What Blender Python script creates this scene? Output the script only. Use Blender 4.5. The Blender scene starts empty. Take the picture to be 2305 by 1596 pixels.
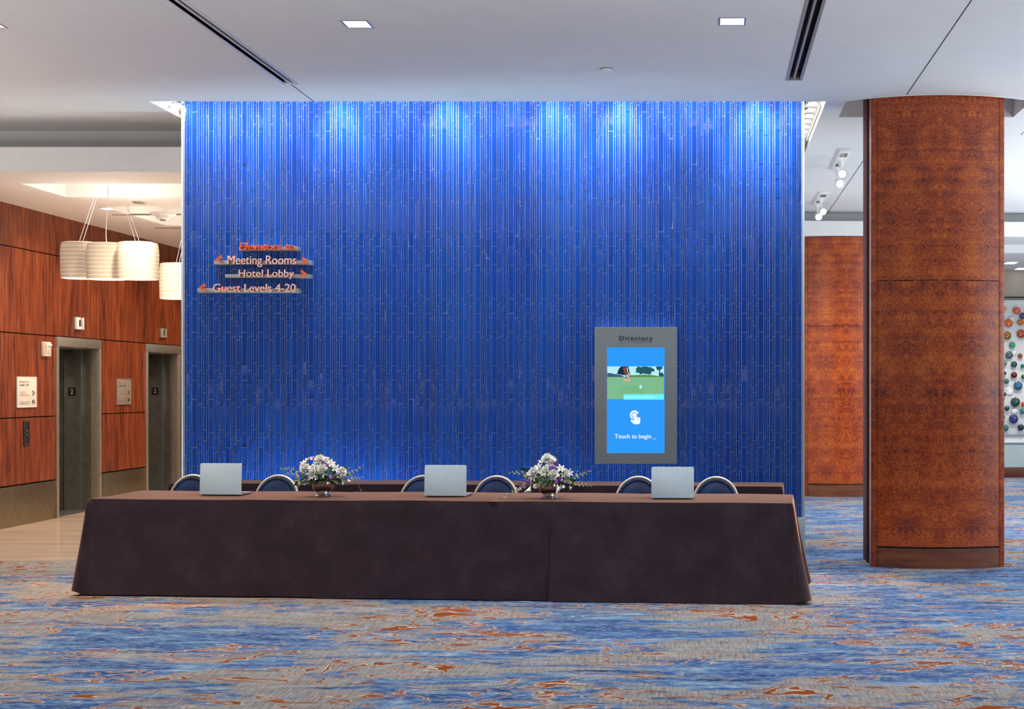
import bpy, bmesh, math, random
from mathutils import Vector, Matrix
R = math.radians
random.seed(7)
S = bpy.context.scene
COL = S.collection

# ---------------------------------------------------------------- camera, world, exposure
F, VX, VY, CH = 2900.0, 1597.0, 872.0, 1.65      # focal length and principal point in photo pixels, eye height
cam = bpy.data.cameras.new('camera')
cam.sensor_width = 36.0
cam.lens = 36.0 * F / 2305.0
cam.shift_x = (1152.5 - VX) / 2305.0
cam.shift_y = (VY - 798.0) / 2305.0
cam.clip_end = 200
cam_o = bpy.data.objects.new('camera', cam)
cam_o.location = (0, 0, CH)
cam_o.rotation_euler = (R(90), 0, 0)
COL.objects.link(cam_o)
S.camera = cam_o
S.view_settings.view_transform = 'Standard'
S.view_settings.look = 'None'
S.view_settings.gamma = 1
S.view_settings.use_curve_mapping = False
S.view_settings.exposure = 0.0
w = bpy.data.worlds.new('world')
S.world = w
w.use_nodes = True
w.node_tree.nodes['Background'].inputs[0].default_value = (0.80, 0.90, 1.0, 1)
w.node_tree.nodes['Background'].inputs[1].default_value = 0.20

def spot(loc, power, color=(1, 1, 1), angle=110, blend=0.8, aim=None, size=0.08):
    l = bpy.data.lights.new('spot_beam', 'SPOT')
    l.energy = power; l.color = color; l.spot_size = R(angle); l.spot_blend = blend; l.shadow_soft_size = size
    o = bpy.data.objects.new('spot_beam', l)
    o.location = loc
    if aim is not None:
        o.rotation_euler = (Vector(aim) - Vector(loc)).to_track_quat('-Z', 'Y').to_euler()
    COL.objects.link(o)
    return o
def area(loc, rot, sx, sy, power, color):
    l = bpy.data.lights.new('area_light', 'AREA')
    l.shape = 'RECTANGLE'; l.size = sx; l.size_y = sy; l.energy = power; l.color = color
    o = bpy.data.objects.new('area_light', l)
    o.location = loc; o.rotation_euler = rot
    COL.objects.link(o)
    return o
def point(loc, power, color, size=0.1):
    l = bpy.data.lights.new('point_glow', 'POINT')
    l.energy = power; l.color = color; l.shadow_soft_size = size
    o = bpy.data.objects.new('point_glow', l)
    o.location = loc
    COL.objects.link(o)
    return o

CZ = 4.31                                          # main ceiling height
WARM, NEUT, COOL = (1, .80, .60), (1, .93, .85), (.82, .91, 1)
# the hall's recessed downlights, a 2.74 m grid
for yy in (3.9, 6.66, 9.40):
    for xx in (-8.04, -5.30, -2.57, 0.17, 2.9, 5.6):
        spot((xx, yy, CZ - .02), {3.9: 60, 6.66: 150, 9.40: 300}[yy], NEUT if xx > -3 else WARM, 90 if yy > 9 else 110, 1.0)
# warm spots added in the slot to brighten the table tops
for xx in (-4.6, -3.7, -2.8, -1.9, -1.0, -.1, .7):
    spot((xx, 12.10, 4.55), 820, (1, .65, .39) if xx < -1.5 else (1, .70, .46), 36, .9, (xx, 10.75, .76), .05)
for xx in (3.36, 6.1):
    spot((xx, 13.45, CZ - .02), 150, NEUT, 125, 1.0)
# wall washers in the slot above the tiled wall
for px_, pw in ((440, 20), (497, 26), (550, 24), (610, 22), (672, 14), (765, 52), (830, 12), (905, 14), (1008, 58), (1080, 14), (1150, 14), (1246, 52), (1320, 12), (1398, 60), (1480, 14), (1560, 14), (1630, 14), (1702, 62), (1775, 26)):
    X = (px_ - VX) / 230.16
    spot((X, 12.30, 4.82), pw * 2.7, (.92, .97, 1), 58, .9, (X, 12.6, 3.35), .03)
for xa, xb in ((-5.05, -2.1), (-2.0, .85)):            # lamp strip in the slot, between the spots
    l = area(((xa + xb) / 2, 12.22, 4.86), (R(28), 0, 0), xb - xa, .08, 26, (.90, .97, 1))
# hidden area lights added behind the back tables to brighten the tiled wall's foot
area((-3.7, 12.53, .22), (R(172), 0, 0), 1.7, .06, 62, (.62, .90, 1))
area((-1.4, 12.53, .22), (R(172), 0, 0), 2.4, .06, 24, (.62, .88, 1))
# cool area light on the right of the hall, added as daylight from unseen windows
area((11.5, 8, 2.2), (0, R(90), 0), 3.2, 12, 420, (.80, .91, 1))
# unseen upward area lights, added to brighten the ceiling
area((-2.5, 4.9, 1.3), (R(180), 0, 0), 11, 2.4, 190, (1, .95, .91))
area((6.6, 10.0, 1.3), (R(180), 0, 0), 1.4, 6, 230, (.84, .93, 1))
area((-8.6, 8.0, 2.2), (R(180), 0, 0), 1.2, 4.5, 190, (1, .86, .76))
area((6.4, 15.6, 1.2), (R(180), 0, 0), 1.4, 5, 330, (.88, .95, 1))
# elevator lobby
for xx, yy in ((-6.6, 15.6), (-6.6, 18.2), (-5.9, 13.3), (-6.6, 20.6)):
    spot((xx, yy, 3.77), 240, (1, .84, .66), 140, 1.0)
for yy in (14.4, 15.6, 16.8, 18.0, 19.3, 20.6):  # warm spots without fittings, added to brighten the wood wall
    spot((-7.45, yy, 3.78), 60, (1, .80, .58), 90, 1.0, (-8.2, yy, 2.5), .05)
# right hand corridor, mostly spots added to brighten it
for xx, yy in ((2.9, 16.2), (4.6, 16.2), (3.3, 21.6), (5.4, 21.8), (7.2, 21.8), (1.7, 17.6)):
    spot((xx, yy, CZ - .03 if yy < 19 else 3.77), 330, (1, .93, .84), 130, 1.0)

# ---------------------------------------------------------------- helpers
def at(x, y, Y):
    """the point seen at photo pixel (x, y) at distance Y from the camera plane"""
    return Vector(((x - VX) * Y / F, Y, CH - (y - VY) * Y / F))

class MB:
    def __init__(s):
        s.v = []; s.f = []; s.m = []; s.cur = 0
    def add(s, verts, faces):
        b = len(s.v)
        s.v += [tuple(p) for p in verts]
        s.f += [tuple(b + i for i in f) for f in faces]
        s.m += [s.cur] * len(faces)
        return s
    def poly(s, pts):
        return s.add(pts, [range(len(pts))])
    def box(s, x0, x1, y0, y1, z0, z1):
        p = [(x, y, z) for z in (z0, z1) for y in (y0, y1) for x in (x0, x1)]
        return s.add(p, [(0, 2, 3, 1), (4, 5, 7, 6), (0, 1, 5, 4), (2, 6, 7, 3), (0, 4, 6, 2), (1, 3, 7, 5)])
    def prism(s, pts, a, b, axis='y'):
        n = len(pts)
        if axis == 'y':
            g = lambda p, d: (p[0], d, p[1])
        elif axis == 'z':
            g = lambda p, d: (p[0], p[1], d)
        else:
            g = lambda p, d: (d, p[0], p[1])
        v = [g(p, a) for p in pts] + [g(p, b) for p in pts]
        f = [tuple(range(n - 1, -1, -1)), tuple(range(n, 2 * n))]
        f += [(i, (i + 1) % n, n + (i + 1) % n, n + i) for i in range(n)]
        return s.add(v, f)
    def lathe(s, prof, c=(0, 0, 0), n=28, cap=True):
        v = []; f = []
        for r, z in prof:
            for k in range(n):
                a = 2 * math.pi * k / n
                v.append((c[0] + r * math.cos(a), c[1] + r * math.sin(a), c[2] + z))
        for i in range(len(prof) - 1):
            for k in range(n):
                k2 = (k + 1) % n
                f.append((i * n + k, i * n + k2, (i + 1) * n + k2, (i + 1) * n + k))
        if cap:
            f.append(tuple(range(n - 1, -1, -1)))
            f.append(tuple((len(prof) - 1) * n + k for k in range(n)))
        return s.add(v, f)
    def tube(s, path, r, n=8):
        P = [Vector(p) for p in path]
        v = []; f = []
        ref = Vector((0, 0, 1))
        d0 = (P[1] - P[0]).normalized()
        if abs(d0.dot(ref)) > .9: ref = Vector((0, 1, 0))
        rr = r if isinstance(r, (list, tuple)) else [r] * len(P)
        nrm = d0.cross(ref).normalized()
        for i, p in enumerate(P):
            d = (P[min(i + 1, len(P) - 1)] - P[max(i - 1, 0)]).normalized()
            nrm = (nrm - d * nrm.dot(d)).normalized()
            bn = d.cross(nrm)
            for k in range(n):
                a = 2 * math.pi * k / n
                v.append(p + (nrm * math.cos(a) + bn * math.sin(a)) * rr[i])
        for i in range(len(P) - 1):
            for k in range(n):
                k2 = (k + 1) % n
                f.append((i * n + k, i * n + k2, (i + 1) * n + k2, (i + 1) * n + k))
        f.append(tuple(range(n - 1, -1, -1)))
        f.append(tuple((len(P) - 1) * n + k for k in range(n)))
        return s.add(v, f)
    def ball(s, c, rx, ry=None, rz=None, n=10, m=6, rot=None):
        ry = ry or rx; rz = rz or rx
        v = []; f = []
        for i in range(m + 1):
            t = math.pi * i / m
            for k in range(n):
                a = 2 * math.pi * k / n
                p = Vector((rx * math.sin(t) * math.cos(a), ry * math.sin(t) * math.sin(a), rz * math.cos(t)))
                if rot: p = rot @ p
                v.append(p + Vector(c))
        for i in range(m):
            for k in range(n):
                f.append((i * n + k, (i + 1) * n + k, (i + 1) * n + (k + 1) % n, i * n + (k + 1) % n))
        return s.add(v, f)
    def mesh(s, name, mats, smooth=35, bevel=0, clean=True):
        me = bpy.data.meshes.new(name)
        me.from_pydata(s.v, [], s.f)
        if not isinstance(mats, (list, tuple)): mats = [mats]
        for m in mats: me.materials.append(m)
        me.polygons.foreach_set('material_index', s.m)
        if bevel or clean:
            bm = bmesh.new(); bm.from_mesh(me)
            bmesh.ops.remove_doubles(bm, verts=bm.verts, dist=1e-5)
            bmesh.ops.dissolve_degenerate(bm, edges=bm.edges, dist=1e-6)
            bmesh.ops.recalc_face_normals(bm, faces=bm.faces)
            if bevel:
                ed = [e for e in bm.edges if len(e.link_faces) == 2 and e.calc_face_angle(0) > R(30)]
                bmesh.ops.bevel(bm, geom=ed, offset=bevel, segments=2, affect='EDGES', profile=.5, clamp_overlap=True)
            bm.to_mesh(me); bm.free()
        if smooth:
            me.polygons.foreach_set('use_smooth', [True] * len(me.polygons))
            me.set_sharp_from_angle(angle=R(smooth))
        me.update()
        return me
    def build(s, name, mats, parent=None, smooth=35, bevel=0, clean=True, loc=None, rot=None):
        o = bpy.data.objects.new(name, s.mesh(name, mats, smooth, bevel, clean))
        COL.objects.link(o)
        if parent: o.parent = parent
        if loc is not None: o.location = loc
        if rot is not None: o.rotation_euler = rot
        return o

def tag(o, label=None, cat=None, group=None, kind=None):
    if label: o['label'] = label
    if cat: o['category'] = cat
    if group: o['group'] = group
    if kind: o['kind'] = kind
    return o
def struct(o, label=None):
    o['kind'] = 'structure'
    if label: o['label'] = label
    return o
def empty(name, loc=(0, 0, 0), rz=0, label=None, cat=None, group=None, kind=None):
    o = bpy.data.objects.new(name, None)
    o.empty_display_size = .1
    o.location = loc; o.rotation_euler = (0, 0, rz)
    COL.objects.link(o)
    return tag(o, label, cat, group, kind)
def copy_tree(o, parent=None):
    c = o.copy(); COL.objects.link(c)
    c.parent = parent
    for ch in list(o.children): copy_tree(ch, c)
    return c
def text_mesh(body, x0, x1, z0, z1, depth=.001, bold=0.0, mats=None, space=1.0):
    """lettering filling x0..x1 wide, z0..z1 high, upright in the XZ plane, front face at local y=0"""
    cu = bpy.data.curves.new('lettering', 'FONT')
    cu.body = body; cu.size = 1; cu.extrude = .5; cu.offset = bold; cu.space_character = space
    ob = bpy.data.objects.new('lettering', cu)
    COL.objects.link(ob)
    me = bpy.data.meshes.new_from_object(ob)
    bpy.data.objects.remove(ob); bpy.data.curves.remove(cu)
    xs = [v.co.x for v in me.vertices]; ys = [v.co.y for v in me.vertices]
    ax, bx, ay, by = min(xs), max(xs), min(ys), max(ys)
    for v in me.vertices:
        c = v.co.copy()
        v.co = (x0 + (c.x - ax) / (bx - ax) * (x1 - x0), depth * (.5 - c.z), z0 + (c.y - ay) / (by - ay) * (z1 - z0))
    me.materials.clear()
    for m in mats: me.materials.append(m)
    me.update()
    for p in me.polygons:
        p.material_index = 0 if len(mats) == 1 or abs(p.normal.y) > .7 else 1
    return me
def text(name, body, x0, x1, z0, z1, y, mats, parent=None, depth=.001, bold=0.0, rot=None, space=1.0):
    o = bpy.data.objects.new(name, text_mesh(body, x0, x1, z0, z1, depth, bold, mats, space))
    COL.objects.link(o)
    o.location = (0, y, 0)
    if rot is not None: o.rotation_euler = rot
    if parent: o.parent = parent
    return o

# ---------------------------------------------------------------- materials
def new_mat(name):
    m = bpy.data.materials.new(name); m.use_nodes = True
    return m, m.node_tree, m.node_tree.nodes['Principled BSDF']
class G:
    """small node-graph writer"""
    def __init__(s, nt): s.nt = nt
    def n(s, t, **kw):
        nd = s.nt.nodes.new(t)
        ins = kw.pop('i', {})
        for k, v in kw.items(): setattr(nd, k, v)
        for k, v in ins.items(): s.set(nd.inputs[k], v)
        return nd
    def set(s, sock, v):
        if isinstance(v, bpy.types.NodeSocket): s.nt.links.new(v, sock)
        elif isinstance(v, (int, float)) and sock.type in ('RGBA', 'VECTOR'): sock.default_value = [v] * len(sock.default_value)
        elif isinstance(v, tuple) and sock.type == 'RGBA' and len(v) == 3: sock.default_value = v + (1,)
        else: sock.default_value = v
    def obj(s): return s.n('ShaderNodeTexCoord').outputs['Object']
    def map(s, v, scale=(1, 1, 1), loc=(0, 0, 0), rot=(0, 0, 0)):
        return s.n('ShaderNodeMapping', i={'Vector': v, 'Scale': scale, 'Location': loc, 'Rotation': rot}).outputs[0]
    def noise(s, v, scale=1, detail=2, rough=.5, out=0, dist=0):
        return s.n('ShaderNodeTexNoise', i={'Vector': v, 'Scale': scale, 'Detail': detail, 'Roughness': rough, 'Distortion': dist}).outputs[out]
    def m(s, op, a, b=0.0, c=0.0, clamp=False):
        return s.n('ShaderNodeMath', operation=op, use_clamp=clamp, i={0: a, 1: b, 2: c}).outputs[0]
    def vm(s, op, a, b=(0, 0, 0)):
        return s.n('ShaderNodeVectorMath', operation=op, i={0: a, 1: b}).outputs[0]
    def vscale(s, a, k):
        nd = s.n('ShaderNodeVectorMath', operation='SCALE', i={0: a}); nd.inputs['Scale'].default_value = k
        return nd.outputs[0]
    def step(s, x, a, b):
        return s.n('ShaderNodeMapRange', interpolation_type='SMOOTHSTEP', i={'Value': x, 'From Min': a, 'From Max': b}).outputs[0]
    def ramp(s, x, stops):
        nd = s.n('ShaderNodeValToRGB', i={0: x})
        e = nd.color_ramp.elements
        while len(e) < len(stops): e.new(.5)
        for el, (p, c) in zip(e, stops): el.position = p; el.color = c + (1,)
        return nd.outputs[0]
    def mix(s, f, a, b, mode='MIX'):
        nd = s.n('ShaderNodeMix', data_type='RGBA', blend_type=mode)
        s.set(nd.inputs[0], f); s.set(nd.inputs[6], a); s.set(nd.inputs[7], b)
        return nd.outputs[2]
    def bump(s, h, strength=.3, dist=.01):
        return s.n('ShaderNodeBump', i={'Height': h, 'Strength': strength, 'Distance': dist}).outputs[0]
    def sep(s, v): return s.n('ShaderNodeSeparateXYZ', i={0: v}).outputs
    def comb(s, x, y, z): return s.n('ShaderNodeCombineXYZ', i={0: x, 1: y, 2: z}).outputs[0]

def mat(name, col, rough=.5, metal=0.0, var=.06, scale=8.0, bump=0.0, emit=None, strength=1.0, sheen=0.0, coat=0.0, trans=0.0, spec=.5, sub=0.0):
    m, nt, b = new_mat(name); g = G(nt)
    o = g.obj()
    nz = g.noise(o, scale, 3)
    lo = tuple(c * (1 - var) for c in col); hi = tuple(min(1, c * (1 + var)) for c in col)
    g.set(b.inputs['Base Color'], g.ramp(nz, [(.3, lo), (.7, hi)]))
    b.inputs['Roughness'].default_value = rough
    b.inputs['Metallic'].default_value = metal
    b.inputs['Specular IOR Level'].default_value = spec
    b.inputs['Sheen Weight'].default_value = sheen
    b.inputs['Coat Weight'].default_value = coat
    b.inputs['Transmission Weight'].default_value = trans
    if sub:
        b.inputs['Subsurface Weight'].default_value = sub
        b.inputs['Subsurface Radius'].default_value = (.05, .05, .05)
    if bump: g.set(b.inputs['Normal'], g.bump(g.noise(o, scale * 12, 3), bump, .004))
    if emit:
        g.set(b.inputs['Emission Color'], emit); b.inputs['Emission Strength'].default_value = strength
    return m
def glow(name, col, strength=1.0):
    m = bpy.data.materials.new(name); m.use_nodes = True
    nt = m.node_tree; nt.nodes.clear(); g = G(nt)
    e = g.n('ShaderNodeEmission', i={'Color': col, 'Strength': strength})
    o = g.n('ShaderNodeOutputMaterial'); nt.links.new(e.outputs[0], o.inputs[0])
    return m
def sc(h):
    """sRGB hex to linear"""
    r = []
    for k in (0, 2, 4):
        c = int(h[k:k + 2], 16) / 255
        r.append(c / 12.92 if c <= .04045 else ((c + .055) / 1.055) ** 2.4)
    return tuple(r)

M = {}
M['ceil'] = mat('ceiling_paint', (.74, .74, .74), .9, var=.02, scale=3)
M['white'] = mat('white_paint', (.80, .80, .79), .6, var=.02)
M['lobbyceil'] = mat('lobby_ceiling_paint', (.86, .84, .81), .9, var=.01)
M['steel'] = mat('brushed_steel', (.46, .42, .36), .42, .8, var=.1, scale=20)
M['chrome'] = mat('chrome', (.85, .85, .85), .08, 1.0, var=.01)
M['alu'] = mat('aluminium', (.62, .63, .64), .3, 1.0, var=.03)
M['black'] = mat('black_plastic', (.012, .012, .013), .35)
M['darkgap'] = mat('dark_reveal', (.012, .008, .007), .8)
M['kick'] = mat('kick_plate_metal', (.27, .22, .15), .38, .9, var=.12, scale=14)
M['lid'] = mat('laptop_aluminium', (.62, .77, .86), .45, .1, var=.03, scale=40)
M['keys'] = mat('keyboard_black', (.02, .02, .022), .5)
M['cream'] = mat('cream_metal', (.62, .60, .52), .32, .35, var=.05)
M['plastic'] = mat('ivory_plastic', (.74, .69, .60), .45)
M['wall_blue'] = mat('pale_blue_wall_paint', (.40, .50, .54), .8, var=.03)
M['wall_tan'] = mat('tan_wall_paint', (.40, .35, .28), .8, var=.03)
M['panelwhite'] = mat('white_panel', (.74, .76, .76), .6, var=.02)
M['skirt_wood'] = mat('red_wood', (.10, .025, .012), .35, var=.2)
M['grout'] = mat('pale_grout', (.34, .40, .54), .8, var=.1, scale=30)
M['basewhite'] = mat('pale_base_stone', (.60, .70, .76), .5)
M['glowwhite'] = glow('lamp_white', (1, .97, .92), 5)
M['glowwarm'] = glow('lamp_warm', (1, .93, .82), 3.2)
M['glowsoft'] = glow('lamp_soft', (1, .97, .90), .80)

def tile_mat():
    m, nt, b = new_mat('cobalt_glass_tile'); g = G(nt)
    nz = g.noise(g.map(g.obj(), (3, 3, .7)), 1.0, 3)
    g.set(b.inputs['Base Color'], g.ramp(nz, [(.3, (.007, .056, .38)), (.7, (.010, .092, .48))]))
    b.inputs['Roughness'].default_value = .07
    b.inputs['Specular IOR Level'].default_value = .32
    wv = g.noise(g.map(g.obj(), (14, 1, 3)), 1.0, 2)
    g.set(b.inputs['Normal'], g.bump(wv, .12, .02))
    return m
M['tile'] = tile_mat()

def carpet_mat():
    m, nt, b = new_mat('patterned_carpet'); g = G(nt)
    o = g.obj()
    p = g.map(o, (.85, 1.9, 1), rot=(0, 0, R(-5)))
    wp = g.vscale(g.vm('SUBTRACT', g.noise(p, .75, 3, .55, 1), (.5, .5, .5)), 2.1)
    P = g.vm('ADD', p, wp)
    A = g.noise(P, .82, 5, .55)
    st = g.noise(g.map(o, (3.2, 21, 1)), 1.0, 5, .65)
    st2 = g.noise(g.vm('ADD', g.map(o, (2.2, 10, 1)), wp), 1.0, 5, .7)
    fine = g.noise(g.map(o, (60, 130, 1)), 1.0, 2, .75)
    fleck = g.noise(g.map(o, (14, 75, 1), rot=(0, 0, R(6))), 1.0, 3, .7)
    xb = g.m('MULTIPLY', g.sep(o)[0], .007)
    a = g.m('ADD', g.m('ADD', A, g.m('MULTIPLY', g.m('SUBTRACT', st, .5), .46)), g.m('ADD', xb, g.m('MULTIPLY', g.m('SUBTRACT', fine, .5), .12)))
    blue = g.step(a, .468, .496)
    bl = g.m('ADD', g.m('MULTIPLY', st2, .8), g.m('ADD', g.m('MULTIPLY', fine, .18), g.m('MULTIPLY', fleck, .16)))
    bluec = g.ramp(bl, [(.42, (.014, .032, .095)), (.50, (.024, .066, .21)), (.57, (.050, .115, .28)), (.65, (.13, .24, .38)), (.74, (.36, .46, .54))])
    bluec = g.mix(g.m('MULTIPLY', g.step(fleck, .53, .60), .62), bluec, (.36, .45, .52))
    dash = g.noise(g.map(o, (70, 6, 1), rot=(0, 0, R(38))), 1.0, 3, .6)
    gl = g.m('ADD', g.m('MULTIPLY', fine, .35), g.m('ADD', g.m('MULTIPLY', dash, .40), g.m('MULTIPLY', st2, .30)))
    greyc = g.ramp(gl, [(.38, (.05, .05, .055)), (.46, (.18, .175, .175)), (.56, (.29, .28, .27)), (.68, (.42, .405, .39))])
    base = g.mix(blue, greyc, bluec)
    # orange veins along contour lines of the same swirl
    B = g.noise(P, 1.25, 3.2, .5)
    fr = g.m('FRACT', g.m('MULTIPLY', B, 10.0))
    d = g.m('ABSOLUTE', g.m('SUBTRACT', fr, .5))
    C = g.noise(g.vm('ADD', P, (9.3, 4.1, 0)), .8, 2)
    wdt = g.noise(g.vm('ADD', P, (3.3, 14.1, 0)), 3.6, 3)
    zone = g.m('MULTIPLY', g.step(C, .42, .52), g.m('SUBTRACT', 1.0, g.m('MULTIPLY', blue, .62)))
    wo = g.m('MULTIPLY', g.step(wdt, .44, .76), .24)
    zf = g.m('ADD', zone, g.m('MULTIPLY', g.m('SUBTRACT', fine, .5), .5))
    orange = g.m('MULTIPLY', g.m('LESS_THAN', d, g.m('ADD', wo, .042)), g.m('GREATER_THAN', zf, .36))
    halo = g.m('MULTIPLY', g.m('LESS_THAN', d, g.m('ADD', wo, .10)), g.m('GREATER_THAN', zone, .34))
    c1 = g.mix(g.m('MULTIPLY', halo, .75), base, (.50, .44, .37))
    oc = g.ramp(fine, [(.3, (.16, .034, .007)), (.7, (.31, .078, .017))])
    c2 = g.mix(orange, c1, oc)
    g.set(b.inputs['Base Color'], c2)
    b.inputs['Roughness'].default_value = .95
    b.inputs['Specular IOR Level'].default_value = .1
    g.set(b.inputs['Normal'], g.bump(g.m('ADD', fine, dash), .35, .004))
    return m
M['carpet'] = carpet_mat()

def marble_mat():
    m, nt, b = new_mat('beige_marble'); g = G(nt)
    o = g.obj()
    n1 = g.noise(g.map(o, (.7, 5, 1), rot=(0, 0, R(3))), 1.0, 5, .6, dist=.6)
    n2 = g.noise(g.map(o, (3, 40, 1)), 1.0, 3)
    x = g.m('ADD', g.m('MULTIPLY', n1, .8), g.m('MULTIPLY', n2, .2))
    g.set(b.inputs['Base Color'], g.ramp(x, [(.25, (.42, .27, .19)), (.42, (.58, .43, .33)), (.6, (.68, .54, .43)), (.75, (.74, .62, .52))]))
    b.inputs['Roughness'].default_value = .14
    return m
M['marble'] = marble_mat()

def panel_wood():
    m, nt, b = new_mat('mahogany_panel'); g = G(nt)
    o = g.obj()
    n1 = g.noise(g.map(o, (1, 16, 1.3)), 1.0, 4, .6, dist=.5)
    n2 = g.noise(g.map(o, (1, 45, 3.5)), 1.0, 3, .6)
    n3 = g.noise(g.map(o, (1, .9, .5)), 1.0, 1)
    x = g.m('ADD', g.m('ADD', g.m('MULTIPLY', n1, .55), g.m('MULTIPLY', n2, .35)), g.m('MULTIPLY', n3, .12))
    g.set(b.inputs['Base Color'], g.ramp(x, [(.38, (.055, .010, .004)), (.46, (.150, .030, .009)), (.55, (.235, .052, .016)), (.66, (.33, .088, .030))]))
    b.inputs['Roughness'].default_value = .33
    b.inputs['Specular IOR Level'].default_value = .35
    return m
M['wood'] = panel_wood()

def burl(name, centre, lo, mid, hi):
    m, nt, b = new_mat(name); g = G(nt)
    x, y, z = g.sep(g.obj())
    u = g.m('PINGPONG', g.m('SUBTRACT', x, centre), .30)
    q = g.comb(u, 0.0, g.m('MULTIPLY', z, .9))
    wv = g.vscale(g.vm('SUBTRACT', g.noise(q, 7, 3, .6, 1), (.5, .5, .5)), .20)
    q2 = g.vm('ADD', q, wv)
    h = g.noise(q2, 6.5, 3.5, .6)
    rings = g.m('PINGPONG', g.m('MULTIPLY', h, 30.0), 1.0)
    fine = g.noise(g.map(q2, (45, 1, 80)), 1.0, 3, .65)
    big = g.noise(q2, 5.0, 3)
    band = g.noise(g.comb(g.m('MULTIPLY', u, 2.2), 0.0, g.m('MULTIPLY', z, 11)), 1.0, 4, .65)
    v = g.m('ADD', g.m('ADD', g.m('MULTIPLY', rings, .18), g.m('MULTIPLY', fine, .24)), g.m('ADD', g.m('MULTIPLY', big, .30), g.m('MULTIPLY', band, .34)))
    g.set(b.inputs['Base Color'], g.ramp(v, [(.38, lo), (.52, mid), (.66, hi)]))
    b.inputs['Roughness'].default_value = .34
    b.inputs['Coat Weight'].default_value = .12
    b.inputs['Coat Roughness'].default_value = .25
    return m
BC = (sc('561706'), sc('a03d0e'), sc('c8661c'))
M['burl'] = burl('burl_veneer', 2.095, *BC)
M['burl2'] = burl('burl_veneer_far', 2.06, *BC)
def plain_wood(name, lo, hi):
    m, nt, b = new_mat(name); g = G(nt)
    n1 = g.noise(g.map(g.obj(), (1.6, 12, 22)), 1.0, 4, .6)
    g.set(b.inputs['Base Color'], g.ramp(n1, [(.3, lo), (.7, hi)]))
    b.inputs['Roughness'].default_value = .35
    b.inputs['Coat Weight'].default_value = .2
    return m
M['woodtrim'] = plain_wood('cherry_trim', (.11, .028, .010), (.24, .075, .026))
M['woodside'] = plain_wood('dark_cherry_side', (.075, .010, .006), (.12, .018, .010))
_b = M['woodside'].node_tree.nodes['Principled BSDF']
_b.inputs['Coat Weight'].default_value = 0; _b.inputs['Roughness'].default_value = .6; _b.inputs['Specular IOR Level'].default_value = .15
M['core'] = mat('purple_core', (.020, .016, .045), .45, var=.3, scale=40, spec=.2)

def cloth_mat():
    m, nt, b = new_mat('brown_tablecloth'); g = G(nt)
    o = g.obj()
    n1 = g.noise(g.map(o, (1, 1, 1)), 5.0, 4, .6)
    n2 = g.noise(g.map(o, (70, 70, 220), rot=(0, R(30), 0)), 1.0, 3, .6)
    x = g.m('ADD', g.m('MULTIPLY', n1, .55), g.m('MULTIPLY', n2, .45))
    g.set(b.inputs['Base Color'], g.ramp(x, [(.34, (.014, .009, .018)), (.52, (.026, .015, .028)), (.68, (.052, .030, .048))]))
    b.inputs['Roughness'].default_value = .75
    b.inputs['Specular IOR Level'].default_value = .2
    b.inputs['Sheen Weight'].default_value = .62
    b.inputs['Sheen Roughness'].default_value = .45
    b.inputs['Sheen Tint'].default_value = (1, .52, .30, 1)
    g.set(b.inputs['Normal'], g.bump(x, .15, .006))
    return m
M['cloth'] = cloth_mat()
M['velvet'] = mat('navy_velvet', (.005, .020, .078), .75, var=.5, scale=9, sheen=.03, spec=.2)
M['bronze'] = mat('bronze_bowl_metal', (.42, .27, .21), .13, 1.0, var=.05)
M['petal_white'] = mat('white_petal', (.90, .91, .87), .6, var=.06, scale=60, sub=.15)
M['petal_pale'] = mat('pale_lilac_petal', (.78, .66, .80), .6, var=.15, scale=60, sub=.15)
M['petal_purple'] = mat('purple_petal', (.36, .11, .52), .55, var=.35, scale=50, sub=.1)
M['leaf'] = mat('dark_leaf', (.030, .105, .025), .4, var=.5, scale=25)
M['leaf_light'] = mat('bright_leaf', (.16, .36, .05), .45, var=.35, scale=25)
M['bud'] = mat('yellow_green_bud', (.58, .62, .30), .5, var=.25, scale=60)
M['stem'] = mat('green_stem', (.18, .26, .06), .5, var=.25)

# ---------------------------------------------------------------- setting: floors
X0, X1, YB, YF = -14.0, 13.0, -3.0, 24.0
WX0, WX1, WY = -5.149, 0.917, 12.60               # the blue tiled block: ends and front face
LX = -8.23                                         # elevator wall
MARB = 12.24
b = MB()
b.box(X0, X1, YB, MARB, -.1, 0)
b.box(WX0, X1, MARB, YF, -.1, 0)
struct(b.build('floor', M['carpet'], smooth=0, clean=False), 'blue, grey and orange patterned hall carpet')
b = MB(); b.box(-9.2, WX0, MARB, YF, -.1, .002)
struct(b.build('floor_lobby', M['marble'], smooth=0, clean=False), 'polished beige marble floor before the elevators')

# ---------------------------------------------------------------- setting: main ceiling with its holes
DL = [(-5.285, 9.43), (-2.578, 9.43), (.165, 9.36), (3.37, 13.45)]     # recessed square lights
DW = .098
SLT = [(-3.738, -3.605, 6.5, 11.28), (.66, .80, 6.5, 11.15)]          # slot diffusers, x0 x1 y0 y1
LR, RR = 13.37, 19.68                                                  # where the ceiling ends left and right
TX0, TX1, TY0, TY1 = -5.22, 1.095, 11.98, 14.9                         # light trough round the tiled block
CX0, CX1, CY0, CY1 = 1.27, 2.99, 11.60, 12.68                          # opening round the near column
holes = [(x - DW, x + DW, y - DW, y + DW) for x, y in DL] + SLT + [(TX0, TX1, TY0, TY1), (CX0, CX1, CY0, CY1)]
xs = sorted({X0, X1, LX - .05, WX0, *[h[0] for h in holes], *[h[1] for h in holes]})
ys = sorted({YB, LR, RR, *[h[2] for h in holes], *[h[3] for h in holes]})
b = MB()
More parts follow.
